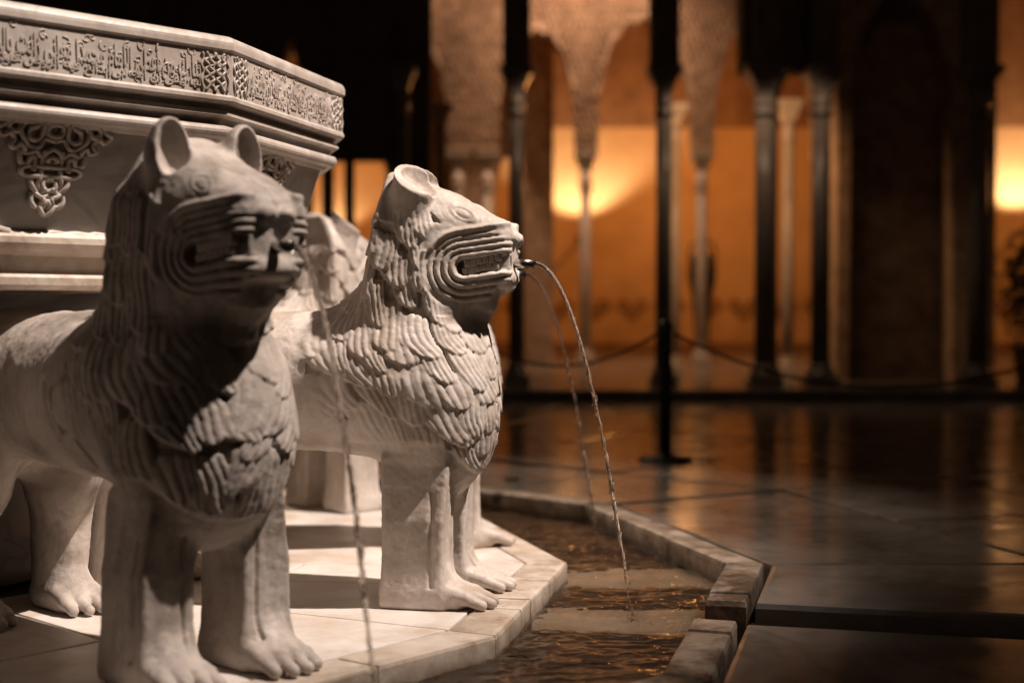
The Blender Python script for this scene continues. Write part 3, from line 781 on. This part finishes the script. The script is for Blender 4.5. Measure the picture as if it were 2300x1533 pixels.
for i, m_ in enumerate((44.5, 14.5, -15.5)):
    for row, (zz, hh) in enumerate(((0.9525, 0.068), (0.9310, 0.030))):
        v = VERSES[(i + row) % 3]
        if row: v = ' '.join(v.split(' ')[::-1])
        inscription(v, m_, zz, 1.0225, side * 0.76, hh)
def foliage_band(m_, seed):
    org, right, up, nn = facet_frame(m_, 1.0225, 0.952); rb = random.Random(seed); mb = MB()
    for i in range(46):
        u0 = -0.38 * side + 0.76 * side * (i + rb.random()) / 46; v0 = rb.uniform(-0.031, 0.033); r0 = rb.uniform(0.005, 0.011); a0 = rb.uniform(0, 6.28); sg = rb.choice((-1, 1))
        pts = []
        for k in range(14):
            rr = r0 * (1 - k / 17); a_ = a0 + sg * k * 0.42
            vv = max(-0.034, min(0.035, v0 + rr * math.sin(a_)))
            pts.append(org + right * (u0 + rr * math.cos(a_)) + up * vv + nn * 0.0002)
        mb.tube(pts, [0.0013 + 0.0004 * math.sin(k) for k in range(14)], 6)
    mb.build('foliate_scroll', M['basin'], basin, True)['kind'] = 'stuff'
for i, m_ in enumerate((44.5, 14.5)): foliage_band(m_, 40 + i)
# knots that fill the band at each corner
def strands(name, paths, frame, mat, rad, scale, mirror=True, lift=0.0, weave=0.35, closed=()):
    org, right, up, nn = frame; mb = MB()
    for pi, pth in enumerate(paths):
        for sx in ((1, -1) if mirror else (1,)):
            P = smooth_path([(sx * q[0] * scale, q[1] * scale, 0) for q in pth], 5)
            pts = [org + right * q.x + up * q.y + nn * (lift + rad * weave * math.sin(0.55 * i + pi)) for i, q in enumerate(P)]
            mb.tube(pts, rad, 8)
    return mb.build(name, mat, basin, True)
corner_knot = [[(0.1, 4), (0.3, 3.2), (1.2, 2.6), (0.4, 1.6), (1.3, 0.9), (0.3, 0.1), (1.2, -0.8), (0.3, -1.6), (1.2, -2.5), (0.2, -3.3), (0.2, -4)],
               [(2.2, 4), (1.6, 3.0), (2.5, 2.2), (1.6, 1.3), (2.4, 0.3), (1.6, -0.7), (2.5, -1.7), (1.5, -2.7), (2.3, -4)],
               [(3.2, 3.8), (2.9, 2.6), (3.5, 1.2), (2.9, -0.2), (3.5, -1.6), (3.0, -3.8)]]
for m_ in (44.5, 14.5):
    for sgn in (1, -1):
        org, right, up, nn = facet_frame(m_, 1.0225, 0.952)
        strands('corner_knot', corner_knot, (org + right * sgn * side * 0.435, right, up, nn), M['basin'], 0.0024, 0.0082, lift=0.0012)
# interlaced pendant on the bowl
pend = [[(0, 12.6), (1.6, 12.2), (1.7, 10.2), (0, 9.6)], [(3.1, 13), (3.2, 10), (4.6, 8.6), (6.3, 9.2), (6.2, 11), (4.6, 12), (3.6, 13.2)],
        [(0, 8.7), (2.4, 9.0), (3.6, 7.2), (5.6, 7.0), (7.2, 8.3), (8.6, 10.6), (7.6, 12.4), (6.4, 13)], [(9.6, 13), (8.4, 11.6), (9.8, 10.2), (11.4, 11.3), (10.6, 12.9)],
        [(11.6, 13.2), (12.8, 11.6), (14.2, 10.8), (12.6, 9.2), (11, 10.0), (9.8, 8.4), (10.6, 7.0), (9.2, 6.4), (8.0, 7.6), (6.8, 6.0)],
        [(0, 6.8), (1.4, 6.2), (2.6, 4.8), (4.4, 6.2), (6.2, 5.4), (8.0, 6.0), (7.8, 3.4), (6.0, 3.2), (5.4, 4.8), (4.2, 4.2), (4.3, 1.4)],
        [(0, 4.9), (1.3, 4.2), (0.1, 3.1)], [(0, 2.6), (3, 2.55), (6.6, 2.4), (7.4, 1.2), (5.8, 0.3), (3, 0.35), (0, 0.4)], [(2.2, 6.5), (2.4, 4.0), (2.45, 0.5), (2.9, -1.6), (1.6, -3.0)],
        [(0, -0.4), (1.5, -0.8), (1.4, -2.6), (0, -3.2)], [(4.3, 0.8), (4.6, -1.2), (3.6, -2.8), (2.2, -3.6), (0.8, -2.4)], [(0, -4.0), (1.6, -4.6), (3.4, -3.8), (4.0, -5.6), (2.8, -7.0), (1.6, -6.2), (1.0, -4.8)],
        [(1.9, -6.6), (1.1, -8.2), (0, -9.0)], [(0, -5.3), (0.7, -6.6), (0, -7.4)]]
def bowl_frame(m_, z, du=0.0):
    t = (0.84 - z) / 0.10
    r = 0.976 - 0.031 * t if z > 0.74 else 0.945 - 0.030 * (0.74 - z) / 0.076
    o, right, up, nn = facet_frame(m_, r, z, lean=0.30)
    return o + right * du, right, up, nn
for m_ in (44.5, 14.5):
    strands('interlace_relief', pend, bowl_frame(m_, 0.757, -0.045 if m_ > 40 else 0), M['basin'], 0.0046, 0.0070, lift=0.006)
    for sgn in (1, -1):
        o, right, up, nn = bowl_frame(m_, 0.684, sgn * 0.155)
        spir = []
        for i in range(46):
            a_ = -0.5 + i * 0.25; r_ = 0.021 * (1 - i / 52)
            spir.append((r_ * math.cos(a_ + 3.6), r_ * math.sin(a_ + 3.6) + 0.013, 0))
        pts = [(0.055, -0.016, 0), (0.035, -0.012, 0)] + spir
        mb = MB(); mb.tube([o + right * (-sgn * q[0]) + up * q[1] + nn * 0.004 for q in pts], [0.0065] * 20 + [0.0065 + 0.0001 * i for i in range(len(pts) - 20)], 8)
        mb.build('volute', M['basin'], basin, True)
    o, right, up, nn = bowl_frame(m_, 0.668)
    mb = MB(); rl_ = random.Random(int(m_))
    mb.tube([o + right * (-0.13 + 0.26 * i / 24) + up * (0.001 * rl_.uniform(-1, 1)) + nn * 0.003 for i in range(25)], [0.005 + rl_.uniform(-.001, .001) for i in range(25)], 8)
    mb.build('lower_fillet', M['basin'], basin, True)

# ================================================================ the arcades round the court
FLOOR_Z = 0.08
step = MB().box((-14, 8.45, -0.02), (16, 19, FLOOR_Z - 0.004), 0.01).build('gallery_floor', M['court']); tag(step, kind='structure')
def px(x, d): return (x - 1150) / 3194.4 * d
def column(x, y, h, r, label, group, cap_h=0.30, mat='column', blk=0.10):
    o = empty('marble_column', (x, y, FLOOR_Z)); tag(o, label, 'column', group)
    MB().box((-r * 1.7, -r * 1.7, 0), (r * 1.7, r * 1.7, 0.05), 0.006).lathe([(r * 1.5, 0.05), (r * 1.6, 0.075), (r * 1.35, 0.095), (r * 1.2, 0.10), (r * 1.25, 0.12), (r, 0.135)], n=20).build('base', M[mat], o)
    hs = h - cap_h
    MB().lathe([(r, 0.134), (r * 0.97, hs * 0.5), (r * 0.94, hs)], n=20).build('shaft', M[mat], o, True)
    MB().lathe([(r * 1.18, hs), (r * 1.2, hs + 0.02), (r * 1.0, hs + 0.03), (r * 1.0, hs + 0.06), (r * 1.22, hs + 0.075), (r * 1.02, hs + 0.09), (r * 1.05, hs + cap_h * 0.5)], n=20).build('collar', M[mat], o, True)
    mb = MB(); c0, c1 = hs + cap_h * 0.5, h - 0.045; n = 6
    prev = None
    for i in range(n + 1):
        t = i / n; w = r * (1.0 + 0.85 * t**1.4); z = c0 + (c1 - c0) * t
        ring = [mb.b.verts.new((sx * w, sy * w, z)) for sx, sy in ((-1, -1), (1, -1), (1, 1), (-1, 1))]
        if prev:
            for k in range(4): mb.b.faces.new((prev[k], prev[(k + 1) % 4], ring[(k + 1) % 4], ring[k]))
        else: mb.b.faces.new(ring[::-1])
        prev = ring
    mb.b.faces.new(prev); mb.build('capital', M[mat], o)
    w = r * 2.05
    MB().box((-w, -w, h - 0.045), (w, w, h), 0.006).build('abacus', M[mat], o)
    return o
def pier(o_parent, x, y, w, d, z0, z1, mat, name='pilaster'):
    return MB().box((x - w, y - d, z0), (x + w, y + d, z1), 0.006).build(name, M[mat], o_parent)

# --- near row: dark slim columns carrying square pilasters, arches out of the picture above
YN = 8.9
near = empty('near_arcade_wall'); tag(near, 'dark near arcade of slim pilasters rising above the columns', 'arcade wall')
HN = 1.98
NX = [(905, 0.040, 'slim pale column at the left, behind the gap right of the basin'), (1160, 0.050, 'dark column rising straight above the head of the sharp lion\'s muzzle'),
      (1490, 0.052, 'dark slim column directly above the low barrier post'), (1716, 0.062, 'leftmost dark column of the tight cluster right of the lit wall'),
      (1746, 0.040, 'slimmest dark column of the tight cluster right of the lit wall'), (1842, 0.060, 'rightmost dark column of the tight cluster right of the lit wall'),
      (2196, 0.060, 'dark column at the right, before the bright opening at the edge')]
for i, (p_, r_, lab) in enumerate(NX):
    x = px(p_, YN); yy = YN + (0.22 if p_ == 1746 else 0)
    column(x, yy, HN, r_, lab, 'columns of the near arcade', mat='column_shaded')
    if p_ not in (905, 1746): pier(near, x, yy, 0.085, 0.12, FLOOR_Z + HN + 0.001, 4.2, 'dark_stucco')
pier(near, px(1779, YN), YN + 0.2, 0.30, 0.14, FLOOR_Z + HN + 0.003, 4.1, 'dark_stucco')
def arch_wall(name, y0, y1, xa, xb, bays, top, mat, parent=None, step_=0.02, bottom=None, lobes=0.0):
    """a wall pierced by arches; bays = (x0, x1, springing z, crown z); between the bays it stands on `bottom`"""
    n = int((xb - xa) / step_); b = bmesh.new(); cols = []
    for i in range(n + 1):
        x = xa + (xb - xa) * i / n; z = bottom
        for (u0, u1, zs, zc) in bays:
            if u0 < x < u1:
                t = (x - (u0 + u1) / 2) / ((u1 - u0) / 2)
                z = zs + (zc - zs) * max(0, 1 - abs(t)**2.4)**0.55 - lobes * abs(math.sin(9 * t))
        cols.append((x, z))
    q = [[b.verts.new((x, yy, zz)) for yy, zz in ((y0, z), (y0, top), (y1, top), (y1, z))] for x, z in cols]
    for a, c in zip(q, q[1:]):
        for k in range(4): b.faces.new((a[k], a[(k + 1) % 4], c[(k + 1) % 4], c[k]))
    b.faces.new(q[0]); b.faces.new(q[-1][::-1])
    bmesh.ops.recalc_face_normals(b, faces=b.faces[:])
    me = bpy.data.meshes.new(name); b.to_mesh(me); b.free(); me.materials.append(M[mat])
    return link(name, me, parent)

# --- far row: lit stucco arches on thin columns
YR = 12.5
rear = empty('far_arcade_wall'); tag(rear, 'lit carved stucco arcade wall with arches narrowing onto thin columns', 'arcade wall')
RX = [880, 1030, 1095, 1315, 1575, 1850, 2050]
RL = ['thin far column left of the paired ones, behind the dark gap', 'left one of two close thin columns behind the sharp lion\'s ears', 'right one of two close thin columns behind the sharp lion\'s ears',
      'thin far column beside the brightest patch of the glowing wall', 'thin far column standing behind the tall dark vase', 'far column hidden behind the dark cluster', 'far column hidden behind the dark wall at the right']
xs = [px(p_, YR) for p_ in RX]
for x, lab in zip(xs, RL): column(x, YR, 1.86, 0.050, lab, 'columns of the far arcade', cap_h=0.34)
bays = []
for a, c in zip(xs, xs[1:]):
    if c - a > 0.4: bays.append((a + 0.10, c - 0.10, 2.22, 2.22 + min(1.05, 0.62 * (c - a) + 0.25)))
bays.append((xs[0] - 1.1, xs[0] - 0.1, 2.22, 2.9))
arch_wall('arch_screen', YR - 0.11, YR + 0.11, xs[0] - 1.3, xs[-1] + 0.3, bays, 4.6, 'stucco', rear, 0.012, FLOOR_Z + 1.861, 0.05)
rel = MB(); rr_ = random.Random(8)
def arch_low(x):
    for (u0, u1, zs, zc) in bays:
        if u0 < x < u1:
            t = (x - (u0 + u1) / 2) / ((u1 - u0) / 2); return zs + (zc - zs) * max(0, 1 - abs(t)**2.4)**0.55
    return FLOOR_Z + 1.861
for i in range(110):
    for j in range(34):
        x = xs[0] - 1.2 + 0.052 * i + (0.026 if j % 2 else 0); z = 2.06 + 0.07 * j
        if z < arch_low(x) + 0.07 or abs(x) > 4: continue
        w = 0.023 + rr_.uniform(-0.004, 0.002); d_ = 0.05; yf = YR - 0.1095
        vs = [rel.b.verts.new(q) for q in ((x - w, yf, z), (x, yf, z - w * 1.6), (x + w, yf, z), (x, yf, z + w * 1.6))]; tp = rel.b.verts.new((x, yf - d_, z))
        for k in range(4): rel.b.faces.new((vs[k], vs[(k + 1) % 4], tp))
        rel.b.faces.new(vs[::-1])
ro = rel.build('carved_relief', M['stucco'], rear); ro['kind'] = 'stuff'

# --- back wall of the gallery with its tiled dado, frieze and lamps
YB = 16.0
bw = empty('gallery_wall'); tag(bw, 'warm glowing ochre plaster wall at the back of the gallery', 'wall')
MB().box((-9, YB, -0.02), (12, YB + 0.3, 2.60)).build('plaster', M['plaster'], bw)
MB().box((-9, YB - 0.03, 2.60), (12, YB + 0.3, 4.249)).build('frieze', M['wood'], bw)
MB().box((-9, YB - 0.02, -0.02), (12, YB - 0.001, 0.20)).build('skirting', M['wood'], bw)
MB().box((-9, YN + 0.4, 4.25), (12, YB + 0.3, 4.4)).build('ceiling', M['wood'], bw)
ring_me = None
for i in range(22):
    x = px(1000, YB) + i * 0.42; mb = MB()
    for k in range(3):
        cx_ = x + (k - 1) * 0.10; cz_ = 0.52 + (0.09 if k != 1 else 0)
        mb.tube([(cx_ + 0.055 * math.cos(a_ * 0.524), YB - 0.004, cz_ + 0.055 * math.sin(a_ * 0.524)) for a_ in range(12)], 0.022, 6, closed=True)
    mb.build('tile_rosette', M['wood'], bw)

def lamp(x, y, z, watts, label):
    o = empty('wall_lamp', (x, y, z)); tag(o, label, 'wall lamp', 'uplights on the gallery wall')
    MB().lathe([(0.02, -0.05), (0.05, -0.03), (0.07, 0.0), (0.06, 0.0), (0.03, -0.02)], n=16).build('bowl', M['iron'], o, True)
    MB().box((-0.015, 0.0, -0.05), (0.015, 0.50, -0.03)).build('bracket', M['iron'], o)
    s = spot('uplight', (x, y, z + 0.03), (x, y + 0.25, z + 1.0), watts, (1.0, 0.72, 0.46), 110, 0.5, 0.03)
    return o
def glow(x, y, z, watts, col=(1.0, 0.40, 0.11), r=0.15):
    l = bpy.data.lights.new('warm_point_light', 'POINT'); l.energy = watts; l.color = col; l.shadow_soft_size = r
    o = bpy.data.objects.new('warm_point_light', l); COL.objects.link(o); o.location = (x, y, z)
lamp(px(1300, YB), YB - 0.5, 1.36, 105, 'small dark uplight under the brightest patch of the glowing wall')
lamp(px(2275, YB), YB - 0.5, 1.44, 120, 'small dark uplight under the bright patch at the right edge')
lamp(px(760, YB), YB - 0.3, 1.3, 20, 'uplight hidden behind the pale lion')
glow(px(1480, YB), 14.3, 2.3, 80)
glow(px(800, YB), 14.6, 2.2, 45)
glow(px(2400, YB), 14.3, 2.2, 55)
# added spots, no fitting there, that graze the far arches
spot('arch_light', (0.6, 11.5, 4.1), (0.8, YR - 0.1, 2.4), 220, (1.0, 0.60, 0.38), 100, 0.8, 0.1)
spot('arch_light', (-0.55, 11.5, 4.1), (-0.45, YR - 0.1, 2.3), 90, (1.0, 0.60, 0.38), 80, 0.8, 0.1)
spot('capital_light', (1.26, 8.60, 2.10), (1.26, 8.9, 0.9), 7, (1.0, 0.66, 0.42), 120, 0.5, 0.04)  # added spots without fittings, for highlights on the near capitals
spot('capital_light', (1.80, 8.50, 2.10), (1.80, 8.9, 0.9), 5, (1.0, 0.66, 0.42), 110, 0.5, 0.04)
spot('capital_light', (0.22, 8.60, 2.10), (0.20, 8.9, 0.9), 5, (1.0, 0.66, 0.42), 110, 0.5, 0.04)
for p_, y_, lab in ((1514, 10.6, 'pale lit column just right of the dark one above the barrier post'), (1769, 10.4, 'thin bright column seen in the gap of the dark cluster'), (990, 10.6, 'pale lit column behind the ears of the sharp lion')):
    column(px(p_, y_), y_, 2.0, 0.045, lab, 'pale columns between the arcades')
spot('column_light', (1.26, 9.35, 1.95), (px(1640, 10.6), 10.6, 1.1), 60, (1.0, 0.52, 0.24), 130, 0.6, 0.06)  # added spot, no fitting, to brighten the pale columns
glow(px(2060, 7.6), 7.6, 3.5, 1.3, (1.0, 0.50, 0.24))  # added glow with no lamp behind it, lifts the niche wall

# --- dark walls that close the view left and right
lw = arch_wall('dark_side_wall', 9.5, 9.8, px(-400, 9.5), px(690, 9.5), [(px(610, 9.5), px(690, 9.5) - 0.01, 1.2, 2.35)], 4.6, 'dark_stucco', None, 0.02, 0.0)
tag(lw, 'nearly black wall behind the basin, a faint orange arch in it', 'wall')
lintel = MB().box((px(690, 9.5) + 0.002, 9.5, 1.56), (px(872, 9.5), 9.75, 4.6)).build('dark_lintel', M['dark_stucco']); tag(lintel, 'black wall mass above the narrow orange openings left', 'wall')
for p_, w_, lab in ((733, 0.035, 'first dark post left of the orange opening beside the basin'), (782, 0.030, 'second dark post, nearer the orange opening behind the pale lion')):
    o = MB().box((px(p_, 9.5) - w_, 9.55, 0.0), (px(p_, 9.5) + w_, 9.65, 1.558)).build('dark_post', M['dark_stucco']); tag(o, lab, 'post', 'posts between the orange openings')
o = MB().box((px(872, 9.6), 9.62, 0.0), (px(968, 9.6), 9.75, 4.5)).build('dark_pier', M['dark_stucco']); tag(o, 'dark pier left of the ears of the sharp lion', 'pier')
rw_ = arch_wall('niche_wall', 9.6, 9.9, px(1880, 9.6), px(2235, 9.6), [(px(1905, 9.6), px(2140, 9.6), 1.75, 2.68)], 4.6, 'stucco', None, 0.015, 0.0)
tag(rw_, 'dark brown wall with a tall blind arch at the right', 'wall')
o = MB().box((px(1885, 9.9), 9.92, 0.0), (px(2225, 9.9), 10.05, 4.5)).build('niche_back', M['stucco']); tag(o, 'dark recessed panel inside the blind arch at the right', 'wall')

o = arch_wall('brown_side_wall', 13.3, 13.5, px(930, 13.3), px(1243, 13.3), [(px(1105, 13.3), px(1180, 13.3), 1.2, 2.0)], 4.2, 'stucco', None, 0.02, FLOOR_Z)
tag(o, 'brown wall in shade between the sharp lion\'s head and the glowing wall', 'wall')

# --- tall vase, barrier, shrub, drains
v = empty('tall_vase', (px(1577, 13.6), 13.6, FLOOR_Z)); tag(v, 'tall dark two-handled vase in front of the glowing wall', 'vase')
MB().lathe([(0.085, 0), (0.085, 0.03), (0.065, 0.06), (0.075, 0.35), (0.10, 0.62), (0.135, 0.78), (0.135, 0.90), (0.10, 0.99), (0.055, 1.03), (0.05, 1.12), (0.065, 1.18)], n=24).build('vase_body', M['iron'], v, True)
for s in (-1, 1):
    MB().tube(smooth_path([(s * 0.055, 0, 1.12), (s * 0.10, 0, 1.10), (s * 0.125, 0, 1.02), (s * 0.115, 0, 0.93)], 4), 0.012, 6).build('handle', M['iron'], v, True)

YS = 5.12
posts = [(px(1495, YS), YS, 'low black barrier post with a round foot, standing on the dark paving'), (px(1040, YS + 0.2), YS + 0.2, 'barrier post hidden behind the sharp lion'), (px(2480, YS - 0.2), YS - 0.2, 'barrier post beyond the right edge')]
for x, y, lab in posts:
    o = empty('barrier_post', (x, y, 0)); tag(o, lab, 'barrier post', 'rope barrier posts')
    MB().lathe([(0.095, 0.001), (0.098, 0.008), (0.090, 0.014), (0.03, 0.020), (0.023, 0.03)], n=32).build('foot', M['iron'], o, True)
    MB().lathe([(0.021, 0.02), (0.021, 0.47), (0.027, 0.472), (0.027, 0.492), (0.020, 0.50), (0.012, 0.512)], n=20).build('shaft', M['iron'], o, True)
def rope(a, b, sag, lab):
    a = Vector(a); b = Vector(b); pts = []
    for i in range(41):
        t = i / 40; q = a.lerp(b, t); q.z -= sag * 4 * t * (1 - t); pts.append(q)
    o = MB().tube(pts, 0.005, 8).build('barrier_rope', M['rope'], None, True); tag(o, lab, 'rope', 'barrier ropes')
rope((posts[0][0] + 0.03, YS, 0.46), (posts[2][0], posts[2][1], 0.46), 0.19, 'dark rope sagging from the low post to the right edge')
rope((posts[1][0], posts[1][1], 0.46), (posts[0][0] - 0.03, YS, 0.46), 0.12, 'dark rope sagging from the low post towards the sharp lion')

sh = empty('potted_shrub', (px(2335, 9.3), 9.3, 0.0)); tag(sh, 'dark clipped shrub silhouetted against the bright opening at the right edge', 'shrub')
MB().lathe([(0.13, 0.002), (0.17, 0.30), (0.185, 0.31), (0.185, 0.34), (0.15, 0.34)], n=20).build('pot', M['wood'], sh, True)
MB().tube([(0, 0, 0.3), (0.01, 0, 0.6), (0, 0.01, 0.85)], [0.02, 0.016, 0.01], 6).build('trunk', M['wood'], sh)
M['leaf'] = stone('leaf', [(0.03, 0.05, 0.02), (0.05, 0.08, 0.03)], 9, (0.5, 0.7), 0, 10)
rs = random.Random(3); lb = bmesh.new()
for i in range(1500):
    d = Vector((rs.gauss(0, 1), rs.gauss(0, 1), rs.gauss(0, 1))).normalized(); rr = rs.uniform(0.6, 1.08)
    c = Vector((d.x * 0.25 * rr, d.y * 0.25 * rr, 0.72 + d.z * 0.42 * rr))
    t1 = Vector((rs.gauss(0, 1), rs.gauss(0, 1), rs.gauss(0, 1))).normalized(); t2 = t1.cross(d).normalized() * 0.012; t1 = t1 * 0.03
    lb.faces.new([lb.verts.new(c + q) for q in (-t1, t2, t1, -t2)])
me = bpy.data.meshes.new('foliage'); lb.to_mesh(me); lb.free(); me.materials.append(M['leaf']); link('foliage', me, sh)

for p_, y_, r_, lab in ((1147, 1076, 0.028, 'small round dark drain in the paving right of the sharp lion\'s chest'),):
    d = 0.537 * 3194 / (y_ - 700)
    o = MB().lathe([(r_, 0.0035), (r_ * 0.98, 0.007), (r_ * 0.8, 0.006)], n=24).build('floor_drain', M['iron'], None, True); o.location = (px(p_, d), d, 0); tag(o, lab, 'drain', 'floor drains')
water = link('channel_water', water_mesh()); tag(water, kind='structure')
rl, rw = 5.6, RILL - 0.002
rx0 = 1.78
def rill_grid(z, nx, ny):
    V = []; 
    for i in range(nx + 1):
        for j in range(ny + 1):
            V.append(rill_pt(rx0 + 0.075 + (rl - rx0) * i / nx, -rw + 2 * rw * j / ny, z))
    V = np.array([tuple(v) for v in V])
    a = (np.arange(nx)[:, None] * (ny + 1) + np.arange(ny)[None, :])
    return V, np.stack([a, a + ny + 1, a + ny + 2, a + 1], -1).reshape(-1, 4)
V_, F_ = rill_grid(Z_WATER, 400, 20); V_[:, 2] += 0.0015 * noise3(V_, 0.03, 74)
rill = link('rill_water', np_mesh('rill_water', V_, F_, M['water'])); tag(rill, kind='structure')

# ================================================================ the lions
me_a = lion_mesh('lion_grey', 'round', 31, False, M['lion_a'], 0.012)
me_b = lion_mesh('lion_cream', 'cropped', 7, True, M['lion_b'], HX)
YAW_B = 3.5
tooth_me = MB().box((-0.0058, -0.007, -0.0072), (0.0058, 0.007, 0.0072), 0.0022).mesh('tooth', M['lion_b'], True)
tooth_me_a = MB().box((-0.0058, -0.007, -0.0072), (0.0058, 0.007, 0.0072), 0.0022).mesh('tooth', M['lion_a'], True)
sp = MB(); prof = [(0.0085, 0.0), (0.0085, 0.045), (0.0066, 0.045), (0.0066, 0.005)]
sp.lathe(prof, n=20)
bmesh.ops.rotate(sp.b, verts=sp.b.verts[:], cent=(0, 0, 0), matrix=Matrix.Rotation(R(90), 3, 'Y'))
spout_me = sp.mesh('spout', M['steel'], True)
LAB = {'a': 'large blurred grey marble lion with upright round ears, nearest the camera',
       'b': 'sharply focused cream marble lion with cropped ears and a crack down its chest',
       'c': 'marble lion almost hidden right behind the sharp lion, its chest and muzzle peeping out',
       'd': 'pale marble lion seen from behind, between the two front lions under the basin',
       'e': 'pale marble lion under the basin, a sliver left of the grey lion\'s neck'}
def teeth(root, me, hx):
    for sy in (-1, 1):
        for i in range(6):
            t = (i + 0.6) / 6.4
            x = MOUTH_A[0] - 0.006 + (0.163 - MOUTH_A[0] + 0.006) * t
            zc = MOUTH_A[1] + (MOUTH_B[1] - MOUTH_A[1]) * t
            for up in (0, 1):
                o = link('tooth', me, root)
                yy = 0.082 - 0.22 * x
                o.location = (hx + x + (0.004 if up else 0), sy * (yy + 0.0095), zc + (0.0072 if up else -0.0072))
                o.rotation_euler = (0, rnd.uniform(-0.08, 0.08) - 0.15, -sy * 0.22)
                o.scale = (rnd.uniform(0.95, 1.15), 1, rnd.uniform(0.85, 1.15))
for b, nm in LIONS:
    root = empty('stone_lion', pol(R_LION, b), R(-b + (YAW_B if nm == 'b' else 0)))
    tag(root, LAB[nm], 'lion', 'stone lions round the fountain')
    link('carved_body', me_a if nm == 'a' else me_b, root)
    if nm in 'ab': teeth(root, tooth_me_a if nm == 'a' else tooth_me, 0.012 if nm == 'a' else HX)
    o = link('spout', spout_me, root); o.location = (0.170 + (0.012 if nm == 'a' else HX), 0, 0.628)
    o.rotation_euler = (0, R(2), 0)

for k in range(2, 9):                                      # the rest of the ring, out of the picture
    root = empty('stone_lion', pol(R_LION, A2 + 30 * k), R(-(A2 + 30 * k)))
    tag(root, 'marble lion of the ring beyond the left edge or behind the basin', 'lion', 'stone lions round the fountain')
    link('carved_body', me_b if k % 2 else me_a, root)
    o = link('spout', spout_me, root); o.location = (0.170 + (HX if k % 2 else 0.012), 0, 0.628)

# ---- water jets
m, nt, p = mat_new('jet_water'); p.inputs['Base Color'].default_value = (1, 0.97, 0.94, 1)
p.inputs['Roughness'].default_value = 0.05; p.inputs['Transmission Weight'].default_value = 1.0; p.inputs['IOR'].default_value = 1.33
M['jet'] = m
JL = {'a': 'blurred thin water jet falling in front of the sharp lion, from the grey lion',
      'b': 'sharp twisting water jet arching from the steel spout of the sharp lion',
      'c': 'faint water jet just left of the sharp one, falling behind it',
      'd': 'water jet of the pale lion behind, out of view'}
for b, nm in LIONS[:3]:
    g = 9.81; v0 = 0.50; rj = random.Random(ord(nm))
    hx = 0.012 + (0.012 if nm == 'a' else HX)
    T = math.sqrt(2 * (0.628 - Z_WATER) / g)
    yaw = b - (YAW_B if nm == 'b' else 0); o0 = pol(R_LION, b); fw = Vector((math.cos(R(yaw)), -math.sin(R(yaw)), 0))
    def at(t, dx=0.0):
        q = o0 + fw * (hx + 0.203 + v0 * t + dx); q.z = 0.628 - 0.5 * g * t * t
        return q
    jet = empty('water_jet', at(0)); tag(jet, JL[nm], 'water jet', 'water jets from the lions\' mouths')
    base = at(0)
    for s in range(3):
        ph = s * 2.1; pts = []; rad = []; n = 150; last = int(n * (1.0, 0.92, 0.97)[s])
        for i in range(last + 1):
            t = T * i / n
            wob = 0.0022 * (1 - 0.45 * i / n) + 0.0012 * max(0, i / n - 0.5) * math.sin(i * 0.21 + s)
            q = at(t) - base + Vector((math.cos(ph + i * 0.42), math.sin(ph + i * 0.42), 0.3 * math.sin(ph + i * 0.42))) * wob
            bead = 0.10 * math.sin(i * 0.9 + ph * 2) + (0.34 * math.sin(i * 0.61 + s * 1.7) + 0.28 * math.sin(i * 1.13 + s) if i > 80 else 0)
            pts.append(q); rad.append(max(0.0009, (0.0028 - 0.0010 * i / n) * (1 + bead)) * (1 if i < last - 6 else (last - i + 1) / 7))
        MB().tube(pts, rad, 7).build('strand', M['jet'], jet, True)
    jb = MB()
    for i in range(34):
        t = T * rj.uniform(0.6, 1.0); c = at(t, rj.gauss(0, 0.003)) - base + Vector((0, rj.gauss(0, 0.002), 0)); r_ = rj.uniform(0.0009, 0.0022)
        bmesh.ops.create_icosphere(jb.b, subdivisions=1, radius=r_, matrix=Matrix.Translation(c) @ Matrix.Diagonal((1, 1, rj.uniform(1.2, 7), 1)))
    c = at(T) - base
    for i in range(90):
        a_ = rj.uniform(0, 6.28); d_ = abs(rj.gauss(0, 0.022)); r_ = rj.uniform(0.0009, 0.0026)
        bmesh.ops.create_icosphere(jb.b, subdivisions=1, radius=r_, matrix=Matrix.Translation((c.x + d_ * math.cos(a_), c.y + d_ * math.sin(a_), c.z + 0.003 + abs(rj.gauss(0, 0.012)))))
    jb.build('droplets', M['jet'], jet, True)['kind'] = 'stuff'
